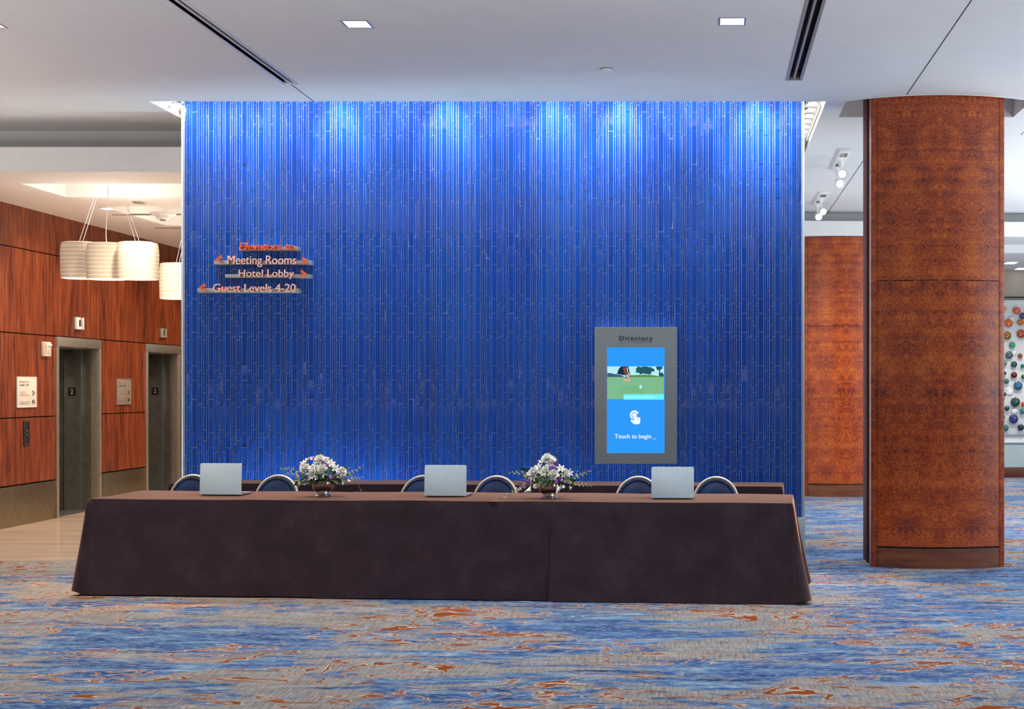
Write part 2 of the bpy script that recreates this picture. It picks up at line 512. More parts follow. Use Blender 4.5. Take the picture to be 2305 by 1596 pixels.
for i in range(len(xs) - 1):
    for j in range(len(ys) - 1):
        cx, cy = (xs[i] + xs[i + 1]) / 2, (ys[j] + ys[j + 1]) / 2
        if any(h[0] < cx < h[1] and h[2] < cy < h[3] for h in holes): continue
        if cx < WX0 and cy > LR: continue
        if cy > RR: continue
        b.poly([(xs[i], ys[j], CZ), (xs[i], ys[j + 1], CZ), (xs[i + 1], ys[j + 1], CZ), (xs[i + 1], ys[j], CZ)])
# bowed front of the column opening
NB = 16
def bow(t): return 11.94 - .25 * (1 - (2 * t - 1) ** 2)
for k in range(NB):
    t0, t1 = k / NB, (k + 1) / NB
    xa, xb = CX0 + (CX1 - CX0) * t0, CX0 + (CX1 - CX0) * t1
    b.poly([(xa, CY0, CZ), (xa, bow(t0), CZ), (xb, bow(t1), CZ), (xb, CY0, CZ)])
    b.poly([(xa, bow(t0), CZ), (xa, bow(t0), CZ + .2), (xb, bow(t1), CZ + .2), (xb, bow(t1), CZ)])
for (xa, ya), (xb, yb) in (((CX0, 11.94), (CX0, CY1)), ((CX0, CY1), (CX1, CY1)), ((CX1, CY1), (CX1, 11.94))):
    b.poly([(xa, ya, CZ), (xb, yb, CZ), (xb, yb, CZ + .2), (xa, ya, CZ + .2)])
b.poly([(CX0, CY0, CZ + .2), (CX1, CY0, CZ + .2), (CX1, CY1, CZ + .2), (CX0, CY1, CZ + .2)])
# unseen upper slab, added to block light from above, and the faces that close the ceiling's far edges
b.poly([(X0, YB, 5.1), (X1, YB, 5.1), (X1, YF, 5.1), (X0, YF, 5.1)])
b.poly([(X0, LR, CZ), (TX0, LR, CZ), (TX0, LR, 3.98), (X0, LR, 3.98)])
b.poly([(TX1, RR, CZ), (X1, RR + .35, CZ), (X1, RR + .35, 4.0), (TX1, RR, 4.0)])
struct(b.build('ceiling', M['ceil'], smooth=0, clean=False), 'smooth grey white main ceiling')
# thin rim on the bowed opening
b = MB()
b.tube([(CX0 + (CX1 - CX0) * k / 32, bow(k / 32), CZ - .002) for k in range(33)], .006, 6)
struct(b.build('trim_1', M['white']), 'thin white rim of the bowed column opening')
# control joints in the ceiling
def joint(n, p, q, y_extra=0):
    p, q = Vector(p), Vector(q)
    d = (q - p).normalized(); s_ = Vector((-d.y, d.x, 0)) * .0035
    bb = MB(); z = Vector((0, 0, -.0015))
    bb.prism([((p + s_).x, (p + s_).y), ((q + s_).x, (q + s_).y), ((q - s_).x, (q - s_).y), ((p - s_).x, (p - s_).y)], CZ - .002, CZ + .001, 'z')
    struct(bb.build('trim_%d' % n, M['darkgap'], smooth=0), 'fine dark joint line across the ceiling')
def cpt(x, y): return at(x, y, (CZ - CH) * F / (VY - y))
joint(2, cpt(656, 190), cpt(706, 228))
joint(3, cpt(2187, 0), cpt(2041, 213))
joint(4, cpt(1950, 352), cpt(1862, 481))

# lobby ceiling, its upstand lip, trays
LZ = 3.81; LIPY = 12.92
trays = [(-7.30, -5.55, 13.66, 14.62), (-7.25, -5.4, 15.35, 17.2)]
b = MB()
xs = sorted({LX - .05, WX0, *[t[0] for t in trays], *[t[1] for t in trays]})
ys = sorted({LIPY, YF, *[t[2] for t in trays], *[t[3] for t in trays]})
for i in range(len(xs) - 1):
    for j in range(len(ys) - 1):
        cx, cy = (xs[i] + xs[i + 1]) / 2, (ys[j] + ys[j + 1]) / 2
        if any(t[0] < cx < t[1] and t[2] < cy < t[3] for t in trays): continue
        b.poly([(xs[i], ys[j], LZ), (xs[i], ys[j + 1], LZ), (xs[i + 1], ys[j + 1], LZ), (xs[i + 1], ys[j], LZ)])
for x0, x1, y0, y1 in trays:
    zt = LZ + .22
    for (xa, ya), (xb, yb) in (((x0, y0), (x1, y0)), ((x1, y0), (x1, y1)), ((x1, y1), (x0, y1)), ((x0, y1), (x0, y0))):
        b.poly([(xa, ya, LZ), (xb, yb, LZ), (xb, yb, zt), (xa, ya, zt)])
    b.poly([(x0, y0, zt), (x1, y0, zt), (x1, y1, zt), (x0, y1, zt)])
b.box(X0, LX - .05, LIPY, LIPY + .3, LZ, LZ + .02)
struct(b.build('ceiling_lobby', M['lobbyceil'], smooth=0, clean=False), 'white lobby ceiling with recessed trays')
b = MB(); b.box(X0, WX0 - .02, LIPY - .03, LIPY, LZ - .004, 4.055)
struct(b.build('trim_5', M['white'], smooth=0), 'white fascia at the edge of the elevator lobby ceiling')
b = MB(); b.box(-7.47, WX0, 16.10, 16.13, LZ - .006, LZ + .01)
struct(b.build('trim_6', mat('slot_grey', (.25, .22, .2), .6), smooth=0), 'thin slot in the lobby ceiling')
b = MB(); b.box(-7.5, WX0, 17.42, 17.45, LZ - .006, LZ + .01)
struct(b.build('trim_7', M['kick'], smooth=0), 'second thin slot in the lobby ceiling')

# right corridor soffit and fascia
FY = 19.33
b = MB()
b.prism([(WX1, FY), (X1, FY + .5), (X1, FY + .54), (WX1, FY + .04)], 3.93, 4.152, 'z')
struct(b.build('trim_8', M['white'], smooth=0), 'white fascia above the corridor')
b = MB()
b.poly([(WX1, FY + .04, 3.93), (X1, FY + .54, 3.93), (X1, 20.6, 3.93), (WX1, 20.6, 3.93)])
b.poly([(WX1, 20.6, 3.93), (X1, 20.6, 3.93), (X1, 20.6, 3.80), (WX1, 20.6, 3.80)])
b.poly([(WX1, 20.6, 3.80), (X1, 20.6, 3.80), (X1, YF, 3.80), (WX1, YF, 3.80)])
struct(b.build('ceiling_corridor', M['ceil'], smooth=0, clean=False), 'lower grey white ceiling over the corridor')

# ---------------------------------------------------------------- the tiled wall
def tiled_wall():
    b = MB()
    U = 1 / 1265.0
    cols = [(0, 61), (65, 21), (89, 27), (119, 19), (142, 34), (179, 22)]
    seq = [(470, (415, 180, 235)), (540, (415, 180, 235)), (525, (415, 180, 235)),
           (512, (278, 235, 137, 180)), (567, (278, 135, 235, 182)), (525, (417, 175, 238))]
    zref = CH + (VY - 210) / 230.16
    ztop, zbot = 4.88, .38
    ph = (432.7 - VX) / 230.16
    per = 206 * U
    yb, yf = WY - .004, WY - .010
    rnd = random.Random(3)
    k = int((WX0 - ph) / per) - 1
    while ph + k * per < WX1:
        for (o, wd), (st, ln) in zip(cols, seq):
            x0 = ph + k * per + o * U; x1 = x0 + wd * U
            x0 = max(x0, WX0 + .012); x1 = min(x1, WX1 - .012)
            if x1 - x0 < .008: continue
            z = zref - st * U + sum(ln) * U * 2
            i = 0
            while z > zbot + .01:
                h = ln[i % len(ln)] * U
                za, zb = z - h + .0035, z
                i += 1; z -= h
                if zb < zbot or za > ztop: continue
                za = max(za, zbot); zb = min(zb, ztop)
                if zb - za < .012: continue
                c = .0028
                t1, t2 = rnd.gauss(0, .0009), rnd.gauss(0, .0012)
                p = [(x0, yb, za), (x1, yb, za), (x1, yb, zb), (x0, yb, zb),
                     (x0 + c, yf + t1 + t2, za + c), (x1 - c, yf - t1 + t2, za + c), (x1 - c, yf - t1 - t2, zb - c), (x0 + c, yf + t1 - t2, zb - c)]
                b.add(p, [(4, 5, 6, 7), (0, 1, 5, 4), (1, 2, 6, 5), (2, 3, 7, 6), (3, 0, 4, 7)])
        k += 1
    b.cur = 1
    b.box(WX0, WX1, WY - .0055, WY + .1, 0, 4.9)
    return b.build('wall_back', [M['tile'], M['grout']], smooth=0, clean=False)
struct(tiled_wall(), 'wall of narrow vertical cobalt blue glass tiles')
b = MB(); b.box(WX0 + .02, WX1 - .02, WY + .1, 19.3, 0, 4.3)
struct(b.build('wall_core', M['white'], smooth=0), 'plain block behind the tiled wall')
b = MB(); b.box(WX0 - .012, WX0 + .002, WY - .014, WY + .11, 0, 4.88)
struct(b.build('trim_9', M['white'], bevel=.002), 'white edge strip down the left end of the tiled wall')
b = MB(); b.box(WX1 - .004, WX1 + .012, WY - .02, WY + .11, .36, 4.88)
struct(b.build('trim_10', M['white'], bevel=.002), 'white edge strip down the right end of the tiled wall')
b = MB(); b.box(WX0, WX1 + .016, WY - .03, WY + .1, 0, .378)
struct(b.build('baseboard_back', M['basewhite'], bevel=.003), 'pale base under the tiled wall')

# light trough above
b = MB()
def wallrect(xa, ya, xb, yb, z0, z1): b.poly([(xa, ya, z0), (xb, yb, z0), (xb, yb, z1), (xa, ya, z1)])
wallrect(TX0, TY0, TX1, TY0, CZ, 4.9)
b.poly([(TX0, TY0, 4.9), (TX1, TY0, 4.9), (TX1, WY, 4.9), (TX0, WY, 4.9)])
for xs_, sg in ((TX0, 1), (TX1, -1)):
    wallrect(xs_, TY0, xs_, TY1, CZ, 4.9)
    xin = WX0 - .02 if sg > 0 else WX1 + .02
    b.poly([(xs_, 12.42, 4.415), (xin, 12.42, 4.415), (xin, TY1, 4.415), (xs_, TY1, 4.415)])
    wallrect(xs_, 12.42, xin, 12.42, 4.415, 4.9)
    wallrect(xs_, TY1, xin, TY1, CZ, 4.6)
struct(b.build('trim_11', M['white'], smooth=0, clean=False), 'white light trough round the top of the tiled wall')
for xs_, d in ((TX0, 1), (TX1, -1)):
    b = MB()
    b.box(min(xs_, xs_ + d * .012), max(xs_, xs_ + d * .012), TY0, TY1, CZ - .004, CZ + .015)
    b.cur = 1
    b.box(min(xs_ + d * .022, xs_ + d * .032), max(xs_ + d * .022, xs_ + d * .032), TY0 + .4, TY1, CZ + .03, CZ + .05)
    struct(b.build('trim_%d' % (12 if d > 0 else 13), [M['white'], M['kick']], smooth=0), 'slim metal lip along the light trough')
tl = empty('trough_lamp', (1.005, 12.5, 4.405), 0, None, None)
b = MB(); b.lathe([(.062, .008), (.062, -.004), (.05, -.006)], n=20)
b.build('rim', M['chrome'], tl)
b = MB(); b.lathe([(.05, .002), (.05, -.007), (.02, -.009)], n=20)
b.build('lens', M['glowwhite'], tl)
words = ['first', 'second', 'third', 'fourth', 'fifth', 'sixth', 'seventh']
for k in range(7):
    o = tl if k == 0 else copy_tree(tl)
    o.location = (1.005, 12.5 + .27 * k, 4.405)
    tag(o, 'round trough lamp at the right end of the tiled wall, %s from the front' % words[k], 'lamp', 'lamps in the right hand light trough')
    point((1.005, 12.5 + .27 * k, 4.37), .5, (1, .96, .9), .04)
o = copy_tree(tl); o.location = (-5.19, 12.56, 4.405)
tag(o, 'round lamp in the trough at the left end of the tiled wall', 'lamp')
point((-5.19, 12.56, 4.36), 2.5, (1, .96, .9), .04)

# ---------------------------------------------------------------- elevator wall (left)
seams = [12.92, 14.77, 16.22, 17.40, 18.81, 20.00, 21.45, 22.6, 24.0]
rows = [.49, 1.289, 2.295, 3.31, LZ]
doors = [(16.22, 17.40), (18.81, 20.00)]
b = MB(); bb = MB()
GAP = .007
for i in range(len(seams) - 1):
    y0, y1 = seams[i], seams[i + 1]
    isdoor = (y0, y1) in doors
    for j in range(len(rows) - 1):
        if isdoor and j < 2: continue
        z0, z1 = rows[j], rows[j + 1]
        b.box(LX - .03, LX, y0 + GAP * .5, y1 - GAP * .5, z0 + GAP, z1 - (GAP if j < 3 else 0))
    if isdoor:
        bb.box(LX - .14, LX - .032, y0, y1, 2.295, LZ)
    else:
        bb.box(LX - .14, LX - .032, y0, y1, 0, LZ)
b.cur = 1
b.add(bb.v, bb.f)
struct(b.build('wall_left', [M['wood'], M['darkgap']], smooth=0, clean=False), 'elevator wall panelled in red brown mahogany')
for (y0, y1), n in (((12.92, 16.22), ''), ((17.40, 18.81), '.001'), ((20.0, 24.0), '.002')):
    b = MB(); b.box(LX - .03, LX + .006, y0 + .003, y1 - .003, 0, .478)
    struct(b.build('baseboard_left', M['kick'], bevel=.002), 'tall brushed metal kick plate under the wood panels')

b = MB(); b.box(X0, LX - .032, 12.96, 13.08, 0, LZ)
struct(b.build('wall_left_return', M['wood'], smooth=0), 'wood panelled return at the near end of the elevator wall')
b = MB(); b.box(-9.2, WX0 + .02, YF - .2, YF, 0, LZ)
struct(b.build('wall_lobby_end', M['wood'], smooth=0), 'wood panelled end wall of the elevator lobby')
dark_door = mat('dark_door_steel', (.22, .22, .205), .34, .8, var=.12, scale=10)
def elevator(n, y0, y1):
    t = struct(empty('door_%d' % n, (LX, (y0 + y1) / 2, 0)), 'elevator doorway with stainless frame and dark metal doors')
    h = (y1 - y0) / 2; fw = .045; top = 2.245
    b = MB()
    b.box(-.10, .022, -h + .004, -h + fw, 0, top - .0752)
    b.box(-.10, .022, h - fw, h - .004, 0, top - .0752)
    b.box(-.10, .022, -h + .004, h - .004, top - .075, top + .044)
    b.build('door_frame', M['steel'], t, bevel=.003)
    b = MB()
    hi = h - fw
    b.box(-.215, -.101, hi + .004, hi + .03, 0, top); b.box(-.45, -.215, hi - .035, hi + .03, 0, top)
    b.box(-.215, -.101, -hi - .03, -hi - .004, 0, top); b.box(-.45, -.215, -hi - .03, -hi + .035, 0, top)
    b.box(-.45, -.101, -hi, hi, top - .09, top - .002)
    b.build('jamb', dark_door, t, bevel=.003)
    for s_ in (-1, 1):
        b = MB(); b.box(-.50, -.46, min(0, s_ * hi) + .002, max(0, s_ * hi) - .002, .006, top - .05)
        b.build('door_panel', dark_door, t, bevel=.002)
    b = MB(); b.box(-.51, -.02, -hi, hi, .0, .006)
    b.build('sill', M['alu'], t)
    b = MB(); b.box(-.392, -.287, hi - .041, hi - .0345, 1.535, 1.648)
    pl = b.build('floor_plate', M['black'], t, bevel=.002)
    text('numeral', '2', -.356, -.323, 1.563, 1.625, hi - .0425, [M['panelwhite']], pl, .0015, .0)
elevator(1, 16.22, 17.40)
elevator(2, 18.81, 20.00)

# things on the elevator wall.  Local frame: x along the wall (towards +Y), front face towards the hall
RW = (0, 0, R(90))
def wall_thing(name, px0, px1, py0, py1, label, cat, group=None):
    Ya, Yb = -LX * F / (VX - px0), -LX * F / (VX - px1)
    Yc = (Ya + Yb) / 2
    z1, z0 = CH - (py0 - VY) * Yc / F, CH - (py1 - VY) * Yc / F
    t = empty(name, (LX, Yc, (z0 + z1) / 2), R(90), label, cat, group)
    return t, (Yb - Ya) / 2, (z1 - z0) / 2
text_red = mat('sign_red_ink', (.55, .12, .06), .6); text_dark = mat('sign_dark_ink', (.03, .03, .03), .6)
text_grey = mat('sign_grey_ink', (.34, .30, .27), .6)
for i, (a_, plate) in enumerate((((36, 80, 848, 917), mat('ivory_sign_face', (.74, .71, .64), .4)), ((261.5, 293, 852.5, 910.5), mat('taupe_sign_face', (.36, .32, .26), .35, .3)))):
    t, hw, hh = wall_thing('elevator_sign', *a_, ['ivory sign plate with small lettering on the wood wall above the call buttons', 'taupe sign plate with small lettering between the two elevators'][i], 'sign')
    b = MB(); b.box(-hw, hw, -.012, 0, -hh, hh); b.build('plate', plate, t, bevel=.003)
    b = MB()
    for q in ((-hw, -hw + .012, -hh, hh), (hw - .012, hw, -hh, hh), (-hw + .0122, hw - .0122, hh - .010, hh), (-hw + .0122, hw - .0122, -hh, -hh + .010)):
        b.box(q[0], q[1], -.016, -.010, q[2], q[3])
    b.build('border', M['panelwhite'] if i == 0 else plate, t)
    X = lambda u: -hw + u * 2 * hw
    Z = lambda v: hh - v * 2 * hh
    text('heading', 'Elevators to', X(.13), X(.6), Z(.2), Z(.12), -.0135, [text_red], t, .001, .0)
    text('heading', 'Levels 1-20', X(.13), X(.58), Z(.305), Z(.23), -.0135, [text_dark], t, .001, .01)
    for body, u1, v0, v1, ink in (('In case of fire', .42, .48, .515, text_grey), ('use stairs for exit', .5, .535, .57, text_grey), ('DO NOT USE ELEVATOR', .62, .59, .625, text_red),
                                  ('Smoking in this elevator', .68, .80, .84, text_grey), ('is prohibited by law', .57, .86, .90, text_red if i else text_dark)):
        text('small_lettering', body, X(.14), X(u1), Z(v1), Z(v0), -.0135, [ink], t, .001)
    b = MB()
    for q in ([(.78, .60), (.83, .56), (.87, .52), (.92, .50), (.92, .53), (.88, .55), (.84, .60), (.80, .625)], [(.79, .475), (.83, .475), (.83, .53), (.79, .53)], [(.775, .478), (.81, .45), (.845, .478)]):
        b.prism([(X(u), Z(v)) for u, v in q], -.0145, -.0115)
    b.build('stairs_symbol', text_dark, t)
    b = MB(); cx, cz, rr = X(.83), Z(.82), hh * .13
    n = 20
    for k in range(n):
        a0, a1 = 2 * math.pi * k / n, 2 * math.pi * (k + 1) / n
        b.prism([(cx + rr * f_ * 1.25 * math.cos(q), cz + rr * f_ * math.sin(q)) for f_, q in ((1, a0), (1, a1), (.72, a1), (.72, a0))], -.0145, -.0115)
    b.prism([(cx - rr * .9, cz + rr * .5), (cx - rr * .6, cz + rr * .75), (cx + rr * .9, cz - rr * .5), (cx + rr * .6, cz - rr * .75)], -.0145, -.0115)
    b.build('no_smoking_symbol', text_dark, t)

for i, a_ in enumerate(((167.5, 184.5, 714.5, 741.5), (359.3, 371.3, 739.5, 759.8))):
    t, hw, hh = wall_thing('hall_lantern', *a_, ['white plate with dark lens above the nearer elevator', 'grey plate with dark lens above the farther elevator'][i], 'indicator')
    b = MB()
    for q in ((-hw, -hw * .36, -hh, hh), (hw * .36, hw, -hh, hh), (-hw * .36, hw * .36, hh * .56, hh), (-hw * .36, hw * .36, -hh, -hh * .56)):
        b.box(q[0], q[1], -.03, 0, q[2], q[3])
    b.build('plate', M['panelwhite'] if i == 0 else mat('grey_metal_plate', (.38, .36, .31), .4, .3), t, bevel=.002)
    b = MB(); b.box(-hw * .36, hw * .36, -.014, 0, -hh * .56, hh * .56)
    b.build('lens', M['black'], t)
t, hw, hh = wall_thing('fire_alarm', 91.5, 108.5, 769.5, 802.5, 'ivory fire alarm with a round strobe beside the nearer elevator', 'fire alarm')
b = MB(); b.box(-hw, hw * .95, -.045, 0, -hh, hh); b.build('housing', M['plastic'], t, bevel=.012)
b = MB(); b.box(-hw * .9, -hw * .35, -.0475, -.044, -hh * .86, hh * .86)
pl = b.build('label_strip', mat('beige_strip', (.55, .46, .34), .5), t)
o = bpy.data.objects.new('lettering', text_mesh('FIRE', -hh * .62, hh * .4, -hw * .13, hw * .13, .001, .0, [mat('faded_red', (.42, .16, .10), .6)]))
COL.objects.link(o); o.parent = pl; o.location = (-hw * .62, -.0482, 0); o.rotation_euler = (0, R(-90), 0)
b = MB(); b.ball((hw * .30, -.046, hh * .56), hw * .42, .035, hh * .25, 14, 8)
b.build('strobe', mat('clear_strobe', (.8, .8, .78), .1, .2), t)
b = MB()
for k in range(9):
    b.tube([(-.2 * hw + .0, -.046, -hh * (.1 + .08 * k)), (hw * .75, -.046, -hh * (.1 + .08 * k))], .0018, 5)
b.build('sounder_grille', M['cream'], t)
t, hw, hh = wall_thing('call_button_panel', 52, 64.5, 947.5, 1003.5, 'narrow black call button panel under the ivory sign', 'button panel')
b = MB(); b.box(-hw, hw, -.012, 0, -hh, hh); b.build('plate', M['black'], t, bevel=.003)
for z in (.22, -.12):
    b = MB(); b.prism([(.012 * math.cos(a * .524), hh * z + .012 * math.sin(a * .524)) for a in range(12)], -.018, -.008)
    bt = b.build('button', M['alu'], t)
    b = MB(); s_ = 1 if z > 0 else -1
    b.prism([(-.006, hh * z - s_ * .004), (.006, hh * z - s_ * .004), (0, hh * z + s_ * .007)], -.019, -.017)
    b.build('arrow', M['black'], bt)
for z in (.88, -.88):
    b = MB(); b.prism([(.006 * math.cos(a * .8), hh * z + .006 * math.sin(a * .8)) for a in range(8)], -.015, -.008)
    b.build('screw', M['alu'], t)

# ---------------------------------------------------------------- pendants in the lobby
def shade_ring(a, c, k, n=44, e=2.6):
    pts = []
    for i in range(n):
        t = 2 * math.pi * i / n
        ct, st = math.cos(t), math.sin(t)
        pts.append((k * a * math.copysign(abs(ct) ** (2 / e), ct), k * c * math.copysign(abs(st) ** (2 / e), st)))
    return pts
shade_m, nt_, b_ = new_mat('pleated_shade'); g_ = G(nt_)
z_ = g_.sep(g_.obj())[2]
stripe = g_.m('PINGPONG', g_.m('MULTIPLY', z_, 45.0), 1.0)
g_.set(b_.inputs['Base Color'], g_.ramp(stripe, [(.0, (.56, .46, .36)), (.80, (.58, .48, .37)), (.97, (.85, .74, .60))]))
b_.inputs['Roughness'].default_value = .8
g_.set(b_.inputs['Emission Color'], g_.ramp(stripe, [(.0, (.42, .32, .22)), (.80, (.44, .33, .23)), (.97, (.90, .72, .52))]))
b_.inputs['Emission Strength'].default_value = .34
def shade_mesh(W, D, H):
    b = MB(); n = 44
    rings = []
    lv = 17
    for j in range(lv + 1):
        t = j / lv
        k = .93 + .07 * math.sin(min(1, t * 3) * math.pi / 2) if t < .33 else 1.0 - .05 * (t - .33)
        k += .006 * (j % 2)
        rings.append([(x, y, H / 2 - t * H) for x, y in shade_ring(W / 2, D / 2, k, n)])
    rings.insert(0, [(x, y, H / 2 + .006) for x, y in shade_ring(W / 2, D / 2, .80, n)])
    rings.append([(x, y, -H / 2) for x, y in shade_ring(W / 2, D / 2, .93, n)])
    rings.append([(x, y, -H / 2 + .03) for x, y in shade_ring(W / 2, D / 2, .92, n)])
    v = [p for r in rings for p in r]
    f = []
    for j in range(len(rings) - 1):
        for i in range(n):
            i2 = (i + 1) % n
            f.append((j * n + i, j * n + i2, (j + 1) * n + i2, (j + 1) * n + i))
    b.add(v, f)
    b.poly([(x, y, H / 2 + .006) for x, y in shade_ring(W / 2, D / 2, .80, n)])
    return b.mesh('shade', shade_m, 60)
def pendant(loc, shades, top, label):
    t = empty('pendant_light', loc, 0, label, 'pendant lamp', 'triple shade pendants in the elevator lobby')
    for k, (dx, dy, dz, W, D, H, mx) in enumerate(shades):
        o = bpy.data.objects.new('shade', shade_mesh(W, D, H)); COL.objects.link(o); o.parent = t; o.location = (dx, dy, dz)
        b = MB(); b.prism(shade_ring(W / 2, D / 2, .915, 40), -.004, .004, 'z')
        d = b.build('diffuser', M['glowwarm'], o); d.location = (0, 0, -H / 2 + .012)
        b = MB()
        for s_ in (-.02, .02):
            b.tube([(dx + s_, dy, dz + H / 2), (mx + s_ * .6, 0, top)], .0022, 5)
        if k == 1:
            b = MB(); b.tube([(dx, dy, dz + H / 2), (dx - .008, dy, dz + H / 2 + .1), (dx, dy, dz + H / 2 + .25), (mx, 0, top)], .005, 6)
        b.build('cable', M['white'], t)
    b = MB(); b.lathe([(.09, .03), (.09, 0), (.03, -.01)], (0, 0, top), 20)
    b.build('ceiling_canopy', M['white'], t)
    L = Vector(loc)
    point(L + Vector((0, 0, -.34)), 16, (1, .84, .66), .25)
    point(L + Vector((0, .1, .45)), 16, (1, .93, .84), .2)  # extra point above the shades, added to brighten the tray and ceiling
py_ = 14.12
def sh(x0, x1, y0, y1, dy, Y, loc, mx):
    Yp = Y + dy
    p0, p1 = at(x0, y0, Yp), at(x1, y1, Yp)
    return ((p0.x + p1.x) / 2 - loc[0], dy, (p0.z + p1.z) / 2 - loc[2], p1.x - p0.x, (p1.x - p0.x) * .82, p0.z - p1.z, mx)
l1 = (at(245, 588, py_).x, py_, at(245, 588, py_).z)
pendant(l1, [sh(140.5, 222, 547, 627, .12, py_, l1, -.06), sh(198, 282, 549, 629, -.06, py_, l1, 0), sh(267, 354, 547, 629, -.22, py_, l1, .07)], 4.0 - l1[2], 'cream ribbed three shade pendant lamp before the nearer elevator')
Y2 = 16.35
l2 = (at(440, 634, Y2).x, Y2, at(440, 634, Y2).z)
pendant(l2, [sh(361.5, 437, 594, 673, .12, Y2, l2, -.06), sh(412, 488, 596, 674, -.06, Y2, l2, 0), sh(470, 548, 594, 674, -.22, Y2, l2, .07)], 4.0 - l2[2], 'second cream pendant lamp half hidden behind the left end of the blue wall')
def lobby_disc(px, py, name, label, cat, mats, r=.075):
    Y = (LZ - CH) * F / (VY - py)
    p = at(px, py, Y)
    t = empty(name, (p.x, p.y, LZ), 0, label, cat)
    b = MB(); b.lathe([(r, .002), (r, -.008), (r * .85, -.014)], n=24); b.build('rim', mats[0], t)
    b = MB(); b.lathe([(r * .8, -.004), (r * .8, -.0155), (.01, -.017)], n=24); b.build('cover', mats[1], t)
    return t
lobby_disc(314, 454.5, 'ceiling_speaker', 'small grey round cover in the lobby ceiling', 'speaker', [M['alu'], mat('grey_cover', (.3, .29, .28), .6)], .08)
lobby_disc(241, 467.5, 'recessed_downlight', 'small lit round downlight in the lobby ceiling behind the pendant cable', 'downlight', [M['white'], M['glowwhite']], .09)
p = at(367, 480, (LZ - CH) * F / (VY - 480))
t = empty('smoke_detector', (p.x, p.y, LZ), 0, 'white smoke detector with a grey centre on the lobby ceiling', 'smoke detector')
b = MB(); b.lathe([(.155, 0), (.15, -.02), (.10, -.035)], n=28); b.build('base', M['white'], t)
b = MB(); b.lathe([(.085, -.03), (.075, -.065), (.05, -.08)], n=24); h_ = b.build('head', M['white'], t)
b = MB(); b.lathe([(.04, -.078), (.035, -.092)], n=16); b.build('sensor', mat('sensor_grey', (.2, .19, .18), .5), h_)

# ---------------------------------------------------------------- hall ceiling fittings
def square_light(x, y, label):
    t = empty('recessed_light', (x, y, CZ), 0, label, 'ceiling light', 'square recessed ceiling lights')
    b = MB(); o_, i_ = DW, DW - .011
    for q in ((-o_, -i_, -o_, o_), (i_, o_, -o_, o_), (-i_, i_, -o_, -i_), (-i_, i_, i_, o_)):
        b.box(q[0], q[1], q[2], q[3], -.004, .035)
    b.build('frame', M['alu'], t)
    b = MB(); z = .11; k = .062
    for (xa, ya), (xb, yb) in (((-1, -1), (1, -1)), ((1, -1), (1, 1)), ((1, 1), (-1, 1)), ((-1, 1), (-1, -1))):
        b.poly([(xa * i_, ya * i_, .0), (xb * i_, yb * i_, .0), (xb * k, yb * k, z), (xa * k, ya * k, z)])
    b.build('reflector', mat('reflector', (.85, .83, .78), .35, emit=(.9, .88, .80), strength=.55), t, smooth=0)
    b = MB(); b.poly([(-k, -k, z), (k, -k, z), (k, k, z), (-k, k, z)])
    b.build('lens', M['glowsoft'], t)
    return t
for (x, y), lb in zip(DL, ('square recessed light cut by the left edge of the photo', 'square recessed light left of centre on the ceiling', 'square recessed light beside the right hand slot diffuser', 'square recessed light behind the near wood column at the right edge')):
    square_light(x, y, lb)
p = cpt(1365, 155)
t = empty('smoke_detector', (p.x, p.y, CZ), 0, 'small round white detector on the ceiling above the tiled wall', 'smoke detector')
b = MB(); b.lathe([(.048, 0), (.05, -.012), (.04, -.02)], n=24); b.build('body', M['white'], t)
b = MB(); b.lathe([(.051, .001), (.053, -.004)], n=24); b.build('ring', mat('dark_ring', (.05, .05, .06), .4), t)

def slot(x0, x1, y0, y1, label, tone):
    t = empty('slot_diffuser', ((x0 + x1) / 2, y1, CZ), 0, label, 'air vent', 'linear slot diffusers in the ceiling')
    h = (x1 - x0) / 2; L = y1 - y0
    b = MB(); e = h * .34
    b.box(-h, -h + e, -L, 0, -.004, .03); b.box(h - e, h, -L, 0, -.004, .03); b.box(-h, h, -e * .7, 0, -.004, .03)
    b.build('frame', tone, t, bevel=.002)
    b = MB()
    b.box(-h * .13, h * .13, -L, -e * .7, .002, .03)
    b.build('blade', tone, t)
    b = MB(); b.box(-h + e, h - e, -L, -e, .06, .064); b.box(-h + e * .9, -h + e, -L, -e, .0, .06); b.box(h - e, h - e * .9, -L, -e, 0, .06)
    b.build('plenum', M['darkgap'], t)
slot(*SLT[0], 'long slot diffuser running toward the left end of the tiled wall', mat('pale_vent', (.72, .72, .72), .45, .25))
slot(*SLT[1], 'short slot diffuser at the top right, toward the right end of the tiled wall', mat('grey_vent', (.34, .32, .32), .5, .2))

def track(px, py, px2, py2, heads, label):
    p, q = cpt(px, py), cpt(px2, py2)
    c = (p + q) / 2
    t = empty('track_light', (c.x, c.y, CZ), math.atan2(q.y - p.y, q.x - p.x), label, 'track light', 'white track lights on the ceiling')
    L = (q - p).length / 2
    b = MB(); b.box(-L, L, -.06, .06, -.03, 0); b.build('track', M['white'], t, bevel=.004)
    for u in (-.62, .30):
        b = MB(); b.box(L * u - .1, L * u + .1, -.04, .04, -.034, -.028)
        b.build('slot', M['black'], t)
    for u, d in heads:
        hd = MB()
        base = Vector((L * u, .0, -.03)); el = base + Vector((0, 0, -.15))
        hd.tube([base, el], .013, 8)
        hd.tube([base + Vector((0, 0, -.05)), base], .028, 10)
        ho = hd.build('stem', M['white'], t)
        d = (Matrix.Rotation(-t.rotation_euler.z, 3, 'Z') @ Vector(d)).normalized()
        a = el; e = a + d * .075
        b = MB(); b.tube([a - d * .035, a - d * .01, a + d * .03, e], [.018, .032, .046, .054], 16); b.build('spot_head', M['chrome'], ho)
        b = MB(); b.tube([e + d * .001, e + d * .005], .047, 16); b.build('lens', M['glowwhite'], ho)
